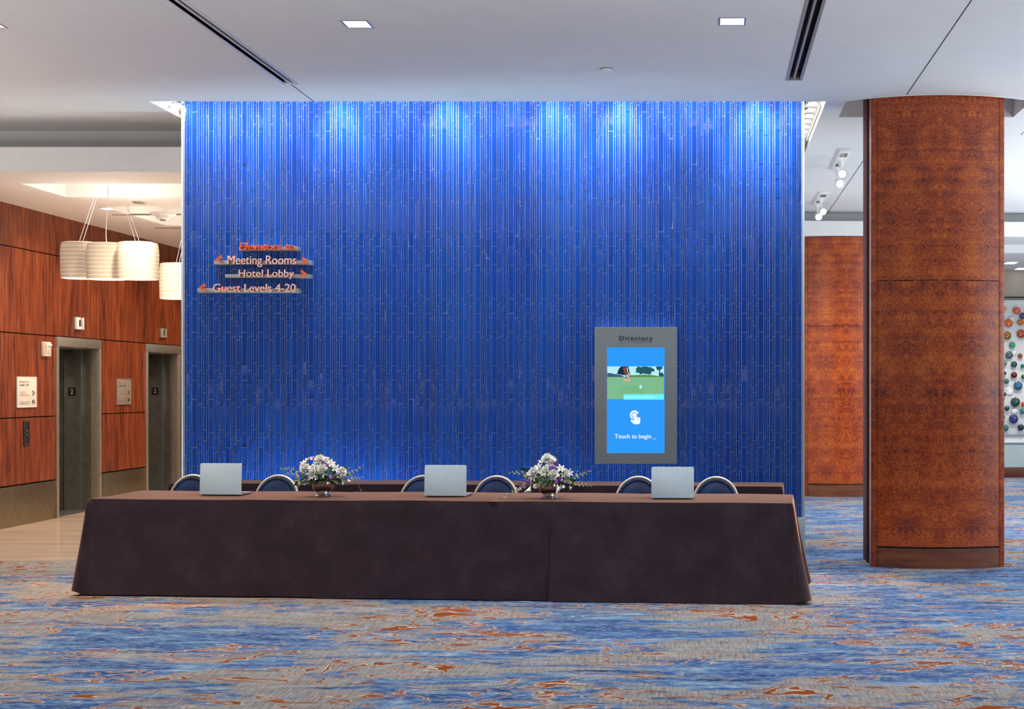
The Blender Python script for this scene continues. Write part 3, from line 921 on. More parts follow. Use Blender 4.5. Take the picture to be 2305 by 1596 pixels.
track(1903, 334, 1882, 381, ((-.05, (.12, -.95, -.12)), (.72, (.35, -.8, -.5))), 'nearer two headed white track light beyond the tiled wall')
track(1856.5, 430, 1838, 459, ((-.15, (.3, -.75, -.5)), (.72, (.15, -.8, -.55))), 'farther two headed white track light, over the far wood column')

def corridor_light(px, py, label):
    Y = (3.80 - CH) * F / (VY - py); p = at(px, py, Y)
    t = empty('recessed_light', (p.x, p.y, 3.80), 0, label, 'ceiling light', 'corridor ceiling lights')
    b = MB(); b.box(-.11, .11, -.15, .15, -.008, 0); b.build('frame', M['white'], t)
    b = MB(); b.box(-.09, .09, -.13, .13, -.012, -.006); b.build('lens', M['glowwhite'], t)
corridor_light(2275, 591, 'lit recessed light in the far corridor ceiling beside the near column')
corridor_light(2299, 604, 'lit recessed light in the far corridor ceiling at the right edge')

# ---------------------------------------------------------------- wood columns
def arc_panel(b, x0, x1, yE, bulge, th, z0, z1, n=18):
    """panel bowed towards the camera: edges at yE, middle at yE - bulge"""
    pts = []
    for k in range(n + 1):
        t = k / n
        pts.append((x0 + (x1 - x0) * t, yE - bulge * (1 - (2 * t - 1) ** 2)))
    for k in range(n + 1):
        t = 1 - k / n
        pts.append((x0 + (x1 - x0) * t, yE + th - bulge * (1 - (2 * t - 1) ** 2)))
    b.prism(pts, z0, z1, 'z')
def column(name_label, x0, x1, yE, bulge, ztop, face, dash_z, dy):
    t = empty('column', (0, 0, 0), 0, name_label, 'column', None, 'thing')
    e = .052
    yb = lambda x: yE - bulge * (1 - (2 * (x - x0) / (x1 - x0) - 1) ** 2)
    b = MB(); arc_panel(b, x0 + e + .003, x1 - e - .003, yb(x0 + e), bulge * .83, .06, .196, dash_z - .004)
    b.build('lower_panel', face, t, smooth=30)
    b = MB(); arc_panel(b, x0 + e + .003, x1 - e - .003, yb(x0 + e), bulge * .83, .06, dash_z + .004, ztop)
    b.build('upper_panel', face, t, smooth=30)
    b = MB(); arc_panel(b, x0 + e + .003, x1 - e - .003, yb(x0 + e) - .004, bulge * .83, .06, 0, .180)
    b.build('base_board', M['woodtrim'], t, smooth=30)
    b = MB()
    arc_panel(b, x0 + e - .002, x1 - e + .002, yb(x0 + e) + .012, bulge * .83, .04, .001, ztop - .001)
    b.build('backing', M['darkgap'], t)
    for k in range(5):                                       # small wooden tabs bridging the joint
        x = x0 + (x1 - x0) * (.14 + .18 * k)
        b = MB(); b.box(x - .022, x + .022, yb(x) - .0005, yb(x) + .02, dash_z - .004, dash_z + .004)
        b.build('joint_tab', M['woodtrim'], t)
    for xa, xb in ((x0, x0 + e), (x1 - e, x1)):
        b = MB()
        b.prism([(xa, yb(xa)), (xb, yb(xb)), (xb, yE + .13), (xa, yE + .13)], 0, ztop, 'z')
        b.build('edge_post', face, t, bevel=.004)
    b = MB(); b.box(x0 + .012, x1 - .012, yE + .13, yE + dy - .10, .005, ztop)
    b.build('core', M['core'], t)
    for xa, xb in ((x0 - .002, x0 + .3), (x1 - .3, x1 + .002)):
        b = MB(); b.box(xa, xb, yE + dy - .10, yE + dy + .22, 0, ztop)
        b.build('rear_post', M['woodside'], t, bevel=.005)
    b = MB(); b.box(x0 + .3, x1 - .3, yE + dy - .05, yE + dy + .2, 0, ztop)
    b.build('rear_panel', face, t)
    return t
c1 = column('near wood column with bowed burl veneer face, right of the tables', 1.485, 2.71, 11.84, .13, CZ + .19, M['burl'], 2.625, .38)
b = MB(); rnd = random.Random(5)
for k in range(120):
    b.ball((1.4965, 12.0 + rnd.random() * .09, .1 + rnd.random() * 4.1), .0028, n=5, m=3)
o = b.build('glass_chips', M['chrome'], c1); o['kind'] = 'stuff'
c2 = column('far wood column with bowed burl face, seen between the tiled wall and the near column', 1.435, 2.66, 19.52, .13, 3.922, M['burl2'], 2.575, .38)

# ---------------------------------------------------------------- far right wall with glass discs
RY = 23.57
b = MB(); b.box(.2, X1, RY, RY + .2, 0, 3.80)
struct(b.build('wall_far', M['wall_tan'], smooth=0), 'tan and pale blue wall at the end of the corridor')
b = MB(); b.box(.2, X1, RY - .012, RY, .19, .66)
struct(b.build('wainscot_far', M['wall_blue'], smooth=0), 'pale blue lower wall')
b = MB(); b.box(.2, X1, RY - .03, RY, 0, .187)
struct(b.build('baseboard_far', M['skirt_wood'], bevel=.003), 'dark red wood baseboard')
b = MB(); b.box(.2, X1, RY - .035, RY, .635, .665); b.box(.2, X1, RY - .012, RY, .665, .78)
struct(b.build('trim_14', M['panelwhite'], bevel=.003), 'pale chair rail')
b = MB(); b.box(.2, X1, RY - .03, RY, 3.285, 3.305)
struct(b.build('trim_15', M['darkgap'], smooth=0), 'dark picture rail')
b = MB(); b.box(4.6, 8.2, RY - .05, RY, .785, 3.24)
o = b.build('art_panel', M['panelwhite'], bevel=.006)
tag(o, 'large white art panel carrying the coloured glass discs', 'wall panel')
PLATES = [  # pixel x, y, diameter, colour word, colour
    (2261, 694, 12, 'peach', 'd8a070'), (2289, 699, 17, 'coral', 'd0603a'), (2303, 711, 15, 'slate violet', '3c4264'), (2271, 727, 18, 'bright orange', 'd06a1c'), (2279, 718, 18, 'white', 'e6e2da'),
    (2298, 725, 14, 'amber streaked', 'c06a30'), (2268, 755, 18, 'olive amber', '8a661e'), (2299, 751, 19, 'rust', 'a4481e'), (2279, 776, 14, 'jade green', '3f9068'), (2284, 794, 14, 'small white', 'e2e0da'),
    (2272, 799, 17, 'mottled grey green', '4c5a58'), (2297, 801, 11, 'brown', '8a5030'), (2261, 817, 13, 'sage green', '5a7a6a'), (2283, 820, 14, 'dark teal', '1e4650'), (2302, 824, 9, 'small teal', '1f6a6a'),
    (2262, 840, 8, 'small navy', '26305a'), (2283, 844, 14, 'dark red', '5a1818'), (2304, 848, 10, 'small bottle green', '1c5a3c'), (2266, 858, 12, 'grey teal', '3a6464'), (2292, 868, 20, 'steel blue', '2c5a7a'),
    (2274, 881, 19, 'large white', 'e8ecec'), (2260, 888, 10, 'midnight blue', '1c2448'), (2286, 905, 21, 'deep green', '26443a'), (2304, 910, 11, 'red orange', 'c0481c'), (2267, 919, 12, 'forest green', '20462e'),
    (2285, 925, 16, 'frosted pale', 'ccd4d8'), (2302, 925, 14, 'blue green', '3c6c6c'), (2282, 943, 21, 'violet blue', '34366c'), (2259, 940, 9, 'leaf green', '3f7a44'), (2263, 963, 16, 'turquoise', '28696c'), (2298, 962, 15, 'ink blue', '1e2f48')]
for px_, py_p, d, cw, hx in PLATES:
    c = at(px_, py_p, RY - .12); r = d / 2 * (RY - .12) / F
    c_ = sc(hx)
    t = empty('glass_disc', (c.x, RY - .05, c.z), 0, '%s glass disc on the white art panel in the far corridor' % cw, 'wall art', 'glass discs of the wall sculpture')
    mt = mat('glass_' + cw.replace(' ', '_'), c_, .12, var=.45, scale=9)
    b = MB(); n = 24; v = []; f = []
    sh_ = .045 if ('white' in cw or 'pale' in cw) else 0.0
    prof = [(.02, -.075), (r * .5, -.072), (r * .85, -.066), (r, -.058), (r * .98, -.050), (r * .6, -.058), (.02, -.06)]
    for rr, yy in prof:
        for k in range(n):
            a = 2 * math.pi * k / n; v.append((rr * math.cos(a), yy + sh_, rr * math.sin(a)))
    for i in range(len(prof) - 1):
        for k in range(n):
            k2 = (k + 1) % n; f.append((i * n + k, i * n + k2, (i + 1) * n + k2, (i + 1) * n + k))
    f.append(tuple(range(n))); f.append(tuple((len(prof) - 1) * n + k for k in range(n)))
    b.add(v, f); b.build('disc', mt, t, smooth=50)
    b = MB(); b.tube([(0, -.06 + sh_, 0), (0, 0, 0)], .012, 8); b.build('standoff', M['alu'], t)

# ---------------------------------------------------------------- tables under their cloths
TH = .757
FL = Vector((-4.955, 10.265, 0)); FRt = Vector((.637, 9.885, 0))
class Row:
    def __init__(s, a, bb, depth):
        s.o = a; s.u = (bb - a); s.L = s.u.length; s.u.normalize(); s.v = Vector((-s.u.y, s.u.x, 0)); s.D = depth
        s.rz = math.atan2(s.u.y, s.u.x)
    def p(s, u, v, z): return s.o + s.u * u + s.v * v + Vector((0, 0, z))
def cloth(row, u0, u1, left, right, drop, label, group, seed, hem=.012, flare=.10):
    rnd = random.Random(seed)
    D = row.D; b = MB()
    u0 += .0008 if not left else 0
    # top
    nu, nv = 40, 8
    top = []
    for j in range(nv + 1):
        for i in range(nu + 1):
            u = u0 + (u1 - u0) * i / nu; v = D * j / nv
            z = TH + .0022 * math.sin(u * 5 + seed) * math.sin(v * 7 + seed * 2) + (.003 if left or right else .005)
            top.append(row.p(u, v, z))
    b.add(top, [(j * (nu + 1) + i, j * (nu + 1) + i + 1, (j + 1) * (nu + 1) + i + 1, (j + 1) * (nu + 1) + i) for j in range(nv) for i in range(nu)])
    # skirts: perimeter runs as (u, v, outward direction)
    def run(pts):
        m = 14
        v = []; n = len(pts)
        for k in range(m + 1):
            t = k / m
            for i, (u, vv, nx, ny, fl, lift) in enumerate(pts):
                dr = drop if ny < .5 else min(drop, .24)          # short on the working side
                z = (TH + .003) * (1 - t) + (TH - dr + lift) * t
                if ny > .5: fl = .01
                if k == 0: off = 0
                else:
                    wav = math.sin(u * 6.3 + vv * 5 + seed) * .5 + math.sin(u * 13.1 + vv * 9 + seed * 3) * .3
                    off = .006 + fl * (t ** 1.15) + .012 * wav * t
                v.append(row.p(u + nx * off, vv + ny * off, z))
        b.add(v, [(k * n + i, k * n + i + 1, (k + 1) * n + i + 1, (k + 1) * n + i) for k in range(m) for i in range(n - 1)])
    def edge(p, q, nrm, n=36, f0=flare, f1=flare):
        return [(p[0] + (q[0] - p[0]) * i / n, p[1] + (q[1] - p[1]) * i / n, nrm[0], nrm[1], flare, 0.0) for i in range(n + 1)]
    def corner(c, n0, n1, n=9):
        r = []
        for i in range(1, n):
            t = i / n
            d = Vector((n0[0] * (1 - t) + n1[0] * t, n0[1] * (1 - t) + n1[1] * t)); d.normalize()
            bul = math.sin(t * math.pi)
            r.append((c[0], c[1], d.x, d.y, flare * (1 + .55 * bul), .03 * bul))
        return r
    F_, B_, L_, R_ = (0, -1), (0, 1), (-1, 0), (1, 0)
    path = []
    if left and right: raise ValueError
    if left:
        path = edge((u1, D), (u0, D), B_) + corner((u0, D), B_, L_) + edge((u0, D), (u0, 0), L_, 12) + corner((u0, 0), L_, F_) + edge((u0, 0), (u1, 0), F_)
        run(path)
    elif right:
        path = edge((u0, 0), (u1, 0), F_) + corner((u1, 0), F_, R_) + edge((u1, 0), (u1, D), R_, 12) + corner((u1, D), R_, B_) + edge((u1, D), (u0, D), B_)
        run(path)
    else:
        run(edge((u0, 0), (u1, 0), F_)); run(edge((u1, D), (u0, D), B_))
    o = b.build('tablecloth', M['cloth'], smooth=50)
    md = o.modifiers.new('thickness', 'SOLIDIFY'); md.thickness = .003; md.offset = -1; md.use_rim = False
    tag(o, label, 'tablecloth', group)
    return o
front = Row(FL, FRt, .84)
back = Row(Vector((-5.02, 11.96, 0)), Vector((.655, 11.56, 0)), .50)
T3 = front.L / 3; B3 = back.L / 3
cloth(front, 0, T3, True, False, TH - .012, 'floor length brown cloth on the left table of the front row', 'cloths of the front table row', 1, flare=.07)
cloth(front, T3, 2 * T3, False, False, TH - .008, 'floor length brown cloth on the middle table of the front row', 'cloths of the front table row', 1, flare=.08)
cloth(front, 2 * T3, 3 * T3, False, True, TH - .006, 'floor length brown cloth on the right table of the front row', 'cloths of the front table row', 1, flare=.11)
cloth(back, 0, B3, True, False, TH - .02, 'brown cloth on the left table of the back row against the tiled wall', 'cloths of the back table row', 4, flare=.02)
cloth(back, B3, 2 * B3, False, False, TH - .02, 'brown cloth on the middle table of the back row against the tiled wall', 'cloths of the back table row', 5, flare=.02)
cloth(back, 2 * B3, 3 * B3, False, True, TH - .02, 'brown cloth on the right table of the back row against the tiled wall', 'cloths of the back table row', 6, flare=.02)

# ---------------------------------------------------------------- chairs
def make_chair():
    t = empty('banquet_chair', (0, 0, 0))
    # facing -Y: seat towards -Y, back at y=+.22
    b = MB(); b.box(-.21, .21, -.22, .2, .40, .46); b.build('seat', M['velvet'], t, bevel=.022)
    def arch(w, zs, ztop, n=22, y0=.21, lean=.10):
        pts = []
        h = ztop - zs
        for k in range(n + 1):
            a = math.pi * k / n
            z = zs + h * math.sin(a); x = -w * math.cos(a)
            pts.append((x, z))
        return pts
    A = arch(.192, .655, .862)
    yy = lambda z: .185 + .11 * (z - .42) / .44
    b = MB()
    path = [(-.19, yy(.40), .40)] + [(x, yy(z), z) for x, z in A] + [(.19, yy(.40), .40)]
    b.tube(path, .0125, 10); b.build('back_frame', M['cream'], t, smooth=60)
    b = MB(); A2 = arch(.182, .655, .851)
    pts = [(-.182, .47)] + A2 + [(.182, .47)]
    v = []; n = len(pts)
    cz = .66
    for k, (ins, dy) in enumerate(((1.0, .018), (1.0, -.010), (.95, -.020), (.87, -.018), (.84, -.022), (.45, -.034), (.05, -.038))):
        for x, z in pts:
            x2 = x * ins; z2 = cz + (z - cz) * ins
            v.append((x2, yy(z2) + dy, z2))
    f = [(k * n + i, k * n + (i + 1) % n, (k + 1) * n + (i + 1) % n, (k + 1) * n + i) for k in range(6) for i in range(n)]
    f.append(tuple(range(n))); f.append(tuple(6 * n + i for i in range(n)))
    b.add(v, f)
    bk = b.build('backrest', M['velvet'], t, smooth=60)
    b = MB(); b.tube([(x * .93, yy(z * .97 + .02) - .021, cz + (z - cz) * .93) for x, z in A2], .004, 6); b.build('piping', M['velvet'], bk)
    for sx in (-1, 1):
        b = MB(); b.tube([(sx * .19, yy(.40), .42), (sx * .195, .25, .0)], [.0125, .011], 8); b.build('leg', M['cream'], t)
        b = MB(); b.tube([(sx * .19, -.19, .42), (sx * .195, -.205, .0)], [.0125, .011], 8); b.build('leg', M['cream'], t)
    b = MB(); b.tube([(-.19, -.19, .395), (.19, -.19, .395)], .011, 8); b.tube([(-.19, .185, .395), (.19, .185, .395)], .011, 8)
    b.tube([(-.19, -.19, .395), (-.19, .185, .395)], .011, 8); b.tube([(.19, -.19, .395), (.19, .185, .395)], .011, 8)
    b.build('seat_frame', M['cream'], t)
    return t
proto = make_chair()
CH_ = [(430, 'navy arched chair half hidden behind the left laptop'), (622, 'navy arched chair between the left laptop and the left flower bowl'),
       (948, 'navy arched chair half hidden behind the middle laptop'), (1113, 'navy arched chair right of the middle laptop, before the right flower bowl'),
       (1432, 'navy arched chair half hidden behind the right laptop'), (1607, 'navy arched chair right of the right laptop, at the end of the row')]
for i, (px_, lb) in enumerate(CH_):
    o = proto if i == 0 else copy_tree(proto)
    Y = 11.52 - (px_ - 430) * .27 / 1177
    o.location = ((px_ - VX) * Y / F, Y - .29, 0)
    o.rotation_euler = (0, 0, front.rz)
    tag(o, lb, 'chair', 'navy banquet chairs behind the front tables')

# ---------------------------------------------------------------- laptops
TT = TH + .0085
def laptop(x0, x1, ytop, ybot, label, rz):
    Y = (CH - TT) * F / (ybot - 2 - VY)
    w = (x1 - x0) * Y / F; h = (ybot - ytop) * Y / F
    t = empty('laptop', (((x0 + x1) / 2 - VX) * Y / F, Y, TT), rz, label, 'laptop', 'open laptops on the front tables')
    hw = w / 2; D = .235
    def rrect(hw, z0, z1, r, n=5):
        pts = []
        for cx, cz, a0 in ((hw - r, z1 - r, 0), (-hw + r, z1 - r, 90), (-hw + r * .4, z0 + r * .4, 180), (hw - r * .4, z0 + r * .4, 270)):
            rr = r if cz > (z0 + z1) / 2 else r * .4
            for k in range(n + 1):
                a = R(a0 + 90 * k / n); pts.append((cx + rr * math.cos(a), cz + rr * math.sin(a)))
        return pts
    b = MB(); b.prism([(p_[0], p_[1] + D / 2 + .01) for p_ in rrect(hw, -D / 2, D / 2, .014)], .003, .014, 'z')
    base = b.build('base', M['alu'], t, bevel=.0015)
    b = MB(); b.box(-hw * .86, hw * .86, .035, .14, .0138, .0155); b.build('keyboard', M['keys'], base)
    b = MB(); b.box(-.05, .05, .155, .225, .0138, .0148); b.build('trackpad', M['alu'], base)
    b = MB()
    for x in (-hw * .85, hw * .85):
        for y in (.03, .22): b.lathe([(.008, -.0005), (.008, .004)], (x, y, 0), 10)
    b.build('rubber_foot', M['black'], base)
    lid = MB(); lid.prism(rrect(hw, .0, h - .006, .013), -.004, .004)
    lo = lid.build('lid', M['lid'], t, bevel=.0012, loc=(0, 0.0, .006), rot=(R(-3), 0, 0))
    b = MB(); b.box(-hw * .94, hw * .94, .0038, .0052, .016, h - .018); b.build('screen', M['keys'], lo)
    b = MB(); b.tube([(-hw * .9, .003, .0), (hw * .9, .003, .0)], .006, 10); b.build('hinge', M['black'], lo)
laptop(448.5, 544, 1045, 1117, 'open silver laptop on the left front table, lid toward the viewer', R(-3))
laptop(954.5, 1050, 1049, 1120, 'open silver laptop on the middle front table, lid toward the viewer', R(-3))
laptop(1466, 1562, 1053, 1125, 'open silver laptop on the right front table, lid toward the viewer', R(-2))

# ---------------------------------------------------------------- flower arrangements
def petal(b, base, d, up, L, W, cup, n=5, m=3):
    """petal patch from base along direction d, cupped towards up"""
    d = d.normalized(); s_ = d.cross(up)
    if s_.length < 1e-4: s_ = d.orthogonal()
    s_.normalize(); nn = s_.cross(d).normalized()
    v = []
    for j in range(n + 1):
        t = j / n
        wd = W * math.sin(math.pi * min(1, .12 + .80 * t)) ** .7
        c = base + d * (L * t) + nn * (cup * L * t * t)
        for i in range(m + 1):
            q = (i / m - .5) * 2
            v.append(c + s_ * (wd * q * .5) + nn * (wd * .22 * q * q))
    b.add(v, [(j * (m + 1) + i, j * (m + 1) + i + 1, (j + 1) * (m + 1) + i + 1, (j + 1) * (m + 1) + i) for j in range(n) for i in range(m)])
def rose_mesh():
    b = MB(); rnd = random.Random(11); z = Vector((0, 0, 1))
    b.ball((0, 0, .020), .010, .010, .018, 8, 6)
    for ring, (cnt, tilt, L, W) in enumerate(((3, 12, .036, .026), (5, 24, .038, .031), (6, 42, .038, .036), (7, 62, .036, .038))):
        for k in range(cnt):
            a = 2 * math.pi * (k + ring * .37) / cnt + rnd.uniform(-.15, .15)
            t = R(tilt)
            d = Vector((math.cos(a) * math.sin(t), math.sin(a) * math.sin(t), math.cos(t)))
            petal(b, Vector((math.cos(a) * .004, math.sin(a) * .004, .002)), d, z, L, W, .22 - .16 * ring)
    return b.mesh('rose', M['petal_white'], 60, clean=False)
def lily_mesh(mat_, L=.032, W=.014, nP=6, tilt=55, name='lily'):
    b = MB(); rnd = random.Random(nP); z = Vector((0, 0, 1))
    for k in range(nP):
        a = 2 * math.pi * k / nP; t = R(tilt + rnd.uniform(-12, 12))
        d = Vector((math.cos(a) * math.sin(t), math.sin(a) * math.sin(t), math.cos(t)))
        petal(b, Vector((0, 0, .004)), d, z, L, W, -.25)
    b.cur = 1
    for k in range(4):
        a = 2 * math.pi * k / 4 + .3
        b.tube([(0, 0, 0), (.005 * math.cos(a), .005 * math.sin(a), L * .7)], .0009, 4)
    return b.mesh(name, [mat_, M['bud']], 60, clean=False)
def orchid_mesh(m1, m2, name):
    b = MB(); z = Vector((0, 0, 1))
    for k, (L, W) in enumerate(((.024, .014), (.026, .020), (.022, .012), (.022, .012), (.026, .020))):
        a = 2 * math.pi * k / 5 + math.pi / 2; t = R(68)
        petal(b, Vector((0, 0, .002)), Vector((math.cos(a) * math.sin(t), math.sin(a) * math.sin(t), math.cos(t))), z, L, W, .1)
    b.cur = 1
    b.ball((0, -.004, .008), .006, .008, .006, 8, 5)
    return b.mesh(name, [m1, m2], 60, clean=False)
def leaf_mesh(L, W, m_, name='leaf'):
    b = MB(); petal(b, Vector((0, 0, 0)), Vector((0, 0, 1)), Vector((0, 1, 0)), L, W, -.28, 7, 4)
    return b.mesh(name, m_, 60, clean=False)
def calla_mesh():
    b = MB(); n = 14; v = []; f = []
    prof = [(.002, 0), (.006, .015), (.012, .03), (.019, .043), (.026, .05)]
    for j, (r, z) in enumerate(prof):
        for k in range(n):
            a = 2 * math.pi * k / n
            v.append((r * math.cos(a), r * math.sin(a), z + (.018 * math.cos(a) * (j / 4) ** 2)))
    for j in range(len(prof) - 1):
        for k in range(n): f.append((j * n + k, j * n + (k + 1) % n, (j + 1) * n + (k + 1) % n, (j + 1) * n + k))
    b.add(v, f); b.cur = 1
    b.tube([(0, 0, .008), (0, 0, .04)], .003, 6)
    return b.mesh('calla', [M['petal_white'], M['bud']], 60, clean=False)
ME = {'rose': rose_mesh(), 'lily': lily_mesh(M['petal_white']), 'orchid': orchid_mesh(M['petal_purple'], M['petal_pale'], 'orchid'),
      'pale_orchid': orchid_mesh(M['petal_pale'], M['petal_purple'], 'pale_orchid'), 'calla': calla_mesh(),
      'leaf': leaf_mesh(.085, .026, M['leaf']), 'bright_leaf': leaf_mesh(.07, .028, M['leaf_light'], 'bright_leaf')}
def arrangement(bx, ybase, label, items, sprays, seed):
    Y = (CH - TT) * F / (ybase - 4 - VY)
    k = Y / F
    t = empty('flower_arrangement', ((bx - VX) * k, Y, TT), 0, label, 'flower arrangement', 'flower bowls on the front tables')
    rnd = random.Random(seed)
    b = MB()
    b.lathe([(.044, .033), (.060, .042), (.078, .060), (.086, .085), (.0865, .108), (.083, .128), (.080, .128), (.083, .108), (.080, .085), (.05, .05), (.01, .046)], n=40)
    b.build('bowl', M['bronze'], t, smooth=50)
    b = MB(); b.lathe([(.062, 0), (.063, .004), (.056, .012), (.050, .016), (.050, .020), (.045, .026), (.044, .034)], n=40)
    b.build('foot', M['chrome'], t, smooth=30)
    b = MB(); b.ball((0, 0, .125), .075, .075, .035, 16, 8); b.build('moss', M['leaf'], t)
    def put(kind, p, d, s_):
        o = bpy.data.objects.new(kind, ME[kind]); COL.objects.link(o); o.parent = t
        o.location = p; o.rotation_euler = Vector(d).to_track_quat('Z', 'Y').to_euler(); o.rotation_euler.rotate_axis('Z', rnd.uniform(0, 6.28))
        o.scale = (s_, s_, s_)
    c0 = Vector((0, 0, .13))
    def dome(dx, dz):
        q = 1 - (dx / .24) ** 2 - ((dz - .10) / .26) ** 2
        return -.15 * math.sqrt(max(.03, q))
    heads = []
    for kind, px_, py_q, s_ in items:
        dx, dz = (px_ - bx) * k, (ybase - 4 - py_q) * k
        for side in (1, -1):
            if side < 0 and rnd.random() < .25: continue
            dy = dome(dx, dz) * side
            x_ = dx if side > 0 else dx * rnd.uniform(.7, 1.0)
            z_q = dz if side > 0 else max(.12, dz - rnd.uniform(0, .05))
            p = Vector((x_, dy, z_q))
            d = (p - Vector((0, 0, .10)))
            d = d.normalized() + Vector((0, -.55 * side, .10))
            if kind == 'calla': d = Vector((dx * 2, -.3 * side, -.6 if dz < .13 else .4))
            put(kind, p - d.normalized() * .02, d, s_)
            heads.append(p)
    # stems
    b = MB()
    for p in heads:
        b.tube([c0 + Vector((rnd.uniform(-.03, .03), rnd.uniform(-.03, .03), -.02)), c0 * .5 + p * .5 + Vector((0, 0, .01)), p * .95 + c0 * .05], .0024, 5)
    b.build('stems', M['stem'], t)
    for i in range(64):
        a = rnd.uniform(0, 2 * math.pi); el = rnd.uniform(-.55, .75)
        d = Vector((math.cos(a) * 1.15, math.sin(a) * .8, el))
        r = rnd.uniform(.05, .15)
        p = c0 + Vector((d.x * r, d.y * r, max(-.005, d.z * r * .6) + .01))
        put('leaf' if rnd.random() < .8 else 'bright_leaf', p, d + Vector((0, -.3, 0)), rnd.uniform(.7, 1.25))
    for path, nb in sprays:
        P = [Vector(((x - bx) * k, dy_, (ybase - 4 - y) * k)) for x, y, dy_ in path]
        pts = []
        for i in range(len(P) - 1):
            for j in range(6): pts.append(P[i].lerp(P[i + 1], j / 6))
        pts.append(P[-1])
        sp = MB(); sp.tube(pts, .0016, 5)
        so = sp.build('orchid_spray', M['stem'], t)
        sp = MB()
        for i in range(nb):
            u = .25 + .75 * i / (nb - 1); q = pts[min(len(pts) - 1, int(u * (len(pts) - 1)))]
            d = Vector((P[-1].x - P[0].x, 0, 0)).normalized() * .6 + Vector((0, rnd.uniform(-.3, .3), .8 if i % 2 else -.6))
            d.normalize(); s_ = 1.25 - .6 * u
            rot = d.to_track_quat('Z', 'Y').to_matrix()
            sp.ball(q + d * .011 * s_, .0048 * s_, .0048 * s_, .013 * s_, 7, 5, rot)
        sp.build('buds', M['bud'], so)
A1 = [('rose', 693, 1051, 1.15), ('rose', 727, 1031, 1.15), ('rose', 735, 1051, 1.1), ('rose', 776, 1060, 1.15), ('rose', 712, 1058, .9), ('calla', 680, 1074, .9),
      ('lily', 694, 1035, 1.2), ('lily', 686, 1041, 1.1), ('lily', 712, 1050, 1.2), ('lily', 713, 1069, 1.1), ('lily', 752, 1040, 1.3), ('lily', 763, 1051, 1.3), ('lily', 737, 1064, 1.1),
      ('lily', 720, 1042, 1.1), ('lily', 681, 1082, .9), ('lily', 742, 1032, .8),
      ('pale_orchid', 709, 1029, 1.2), ('orchid', 739, 1037, 1.2), ('orchid', 747, 1043, .9), ('orchid', 756, 1069, 1.1), ('pale_orchid', 772, 1068, 1.1), ('orchid', 780, 1075, .9),
      ('orchid', 704, 1076, 1.1), ('orchid', 698, 1084, 1.0), ('orchid', 689, 1066, .8), ('pale_orchid', 723, 1072, .9), ('calla', 779, 1082, .6), ('bright_leaf', 693, 1070, 1.0), ('bright_leaf', 744, 1058, .8)]
S1 = [([(688, 1066, -.05), (668, 1057, -.06), (652, 1054, -.05), (638, 1056, -.04)], 8), ([(690, 1070, -.06), (668, 1066, -.07), (650, 1064, -.06)], 7), ([(700, 1080, -.06), (684, 1088, -.08), (678, 1094, -.08)], 7),
      ([(770, 1072, -.05), (788, 1066, -.06), (803, 1059, -.06), (819, 1048, -.05)], 10), ([(772, 1074, -.05), (794, 1076, -.06), (808, 1077, -.06), (821, 1073, -.05)], 9), ([(770, 1078, .04), (793, 1078, .05), (803, 1092, .05), (808, 1106, .05)], 2)]
arrangement(727, 1121, 'bronze bowl of white roses and purple orchids nearer the left laptop', A1, S1, 21)
A2 = [('rose', 1205, 1060, 1.25), ('rose', 1234, 1029, 1.2), ('rose', 1251, 1065, 1.2), ('rose', 1278, 1062, 1.0), ('rose', 1232, 1052, .85), ('calla', 1248, 1038, 1.0),
      ('lily', 1215, 1048, 1.2), ('lily', 1226, 1060, 1.1), ('lily', 1266, 1052, 1.3), ('lily', 1285, 1062, 1.2), ('lily', 1204, 1072, 1.2), ('lily', 1223, 1036, 1.1), ('lily', 1194, 1063, 1.0), ('lily', 1273, 1066, 1.0), ('lily', 1240, 1043, 1.0),
      ('calla', 1260, 1092, 1.1), ('calla', 1197, 1096, 1.1), ('calla', 1287, 1096, .6),
      ('orchid', 1248, 1045, 1.35), ('orchid', 1246, 1051, 1.0), ('orchid', 1181, 1085, 1.15), ('orchid', 1192, 1076, 1.1), ('orchid', 1199, 1083, 1.0), ('orchid', 1270, 1076, 1.3), ('orchid', 1277, 1081, 1.2), ('orchid', 1258, 1079, 1.0),
      ('pale_orchid', 1173, 1096, 1.1), ('pale_orchid', 1183, 1092, 1.1), ('pale_orchid', 1167, 1100, .9), ('orchid', 1239, 1074, .8), ('pale_orchid', 1288, 1084, .8)]
S2 = [([(1192, 1070, -.05), (1180, 1064, -.06), (1165, 1064, -.06), (1150, 1063, -.05)], 7), ([(1200, 1070, -.05), (1188, 1068, -.06), (1180, 1076, -.06)], 5),
      ([(1195, 1085, -.07), (1172, 1098, -.10), (1158, 1107, -.13), (1140, 1117, -.15), (1121, 1118, -.16)], 11),
      ([(1280, 1075, -.05), (1298, 1072, -.06), (1314, 1066, -.06), (1329, 1059, -.05)], 9), ([(1282, 1082, -.05), (1300, 1089, -.06), (1318, 1091, -.06), (1335, 1092, -.05)], 10), ([(1285, 1076, -.05), (1296, 1070, -.05), (1300, 1062, -.05)], 4)]
arrangement(1236, 1126, 'bronze bowl of white roses and purple orchids left of the directory screen', A2, S2, 33)

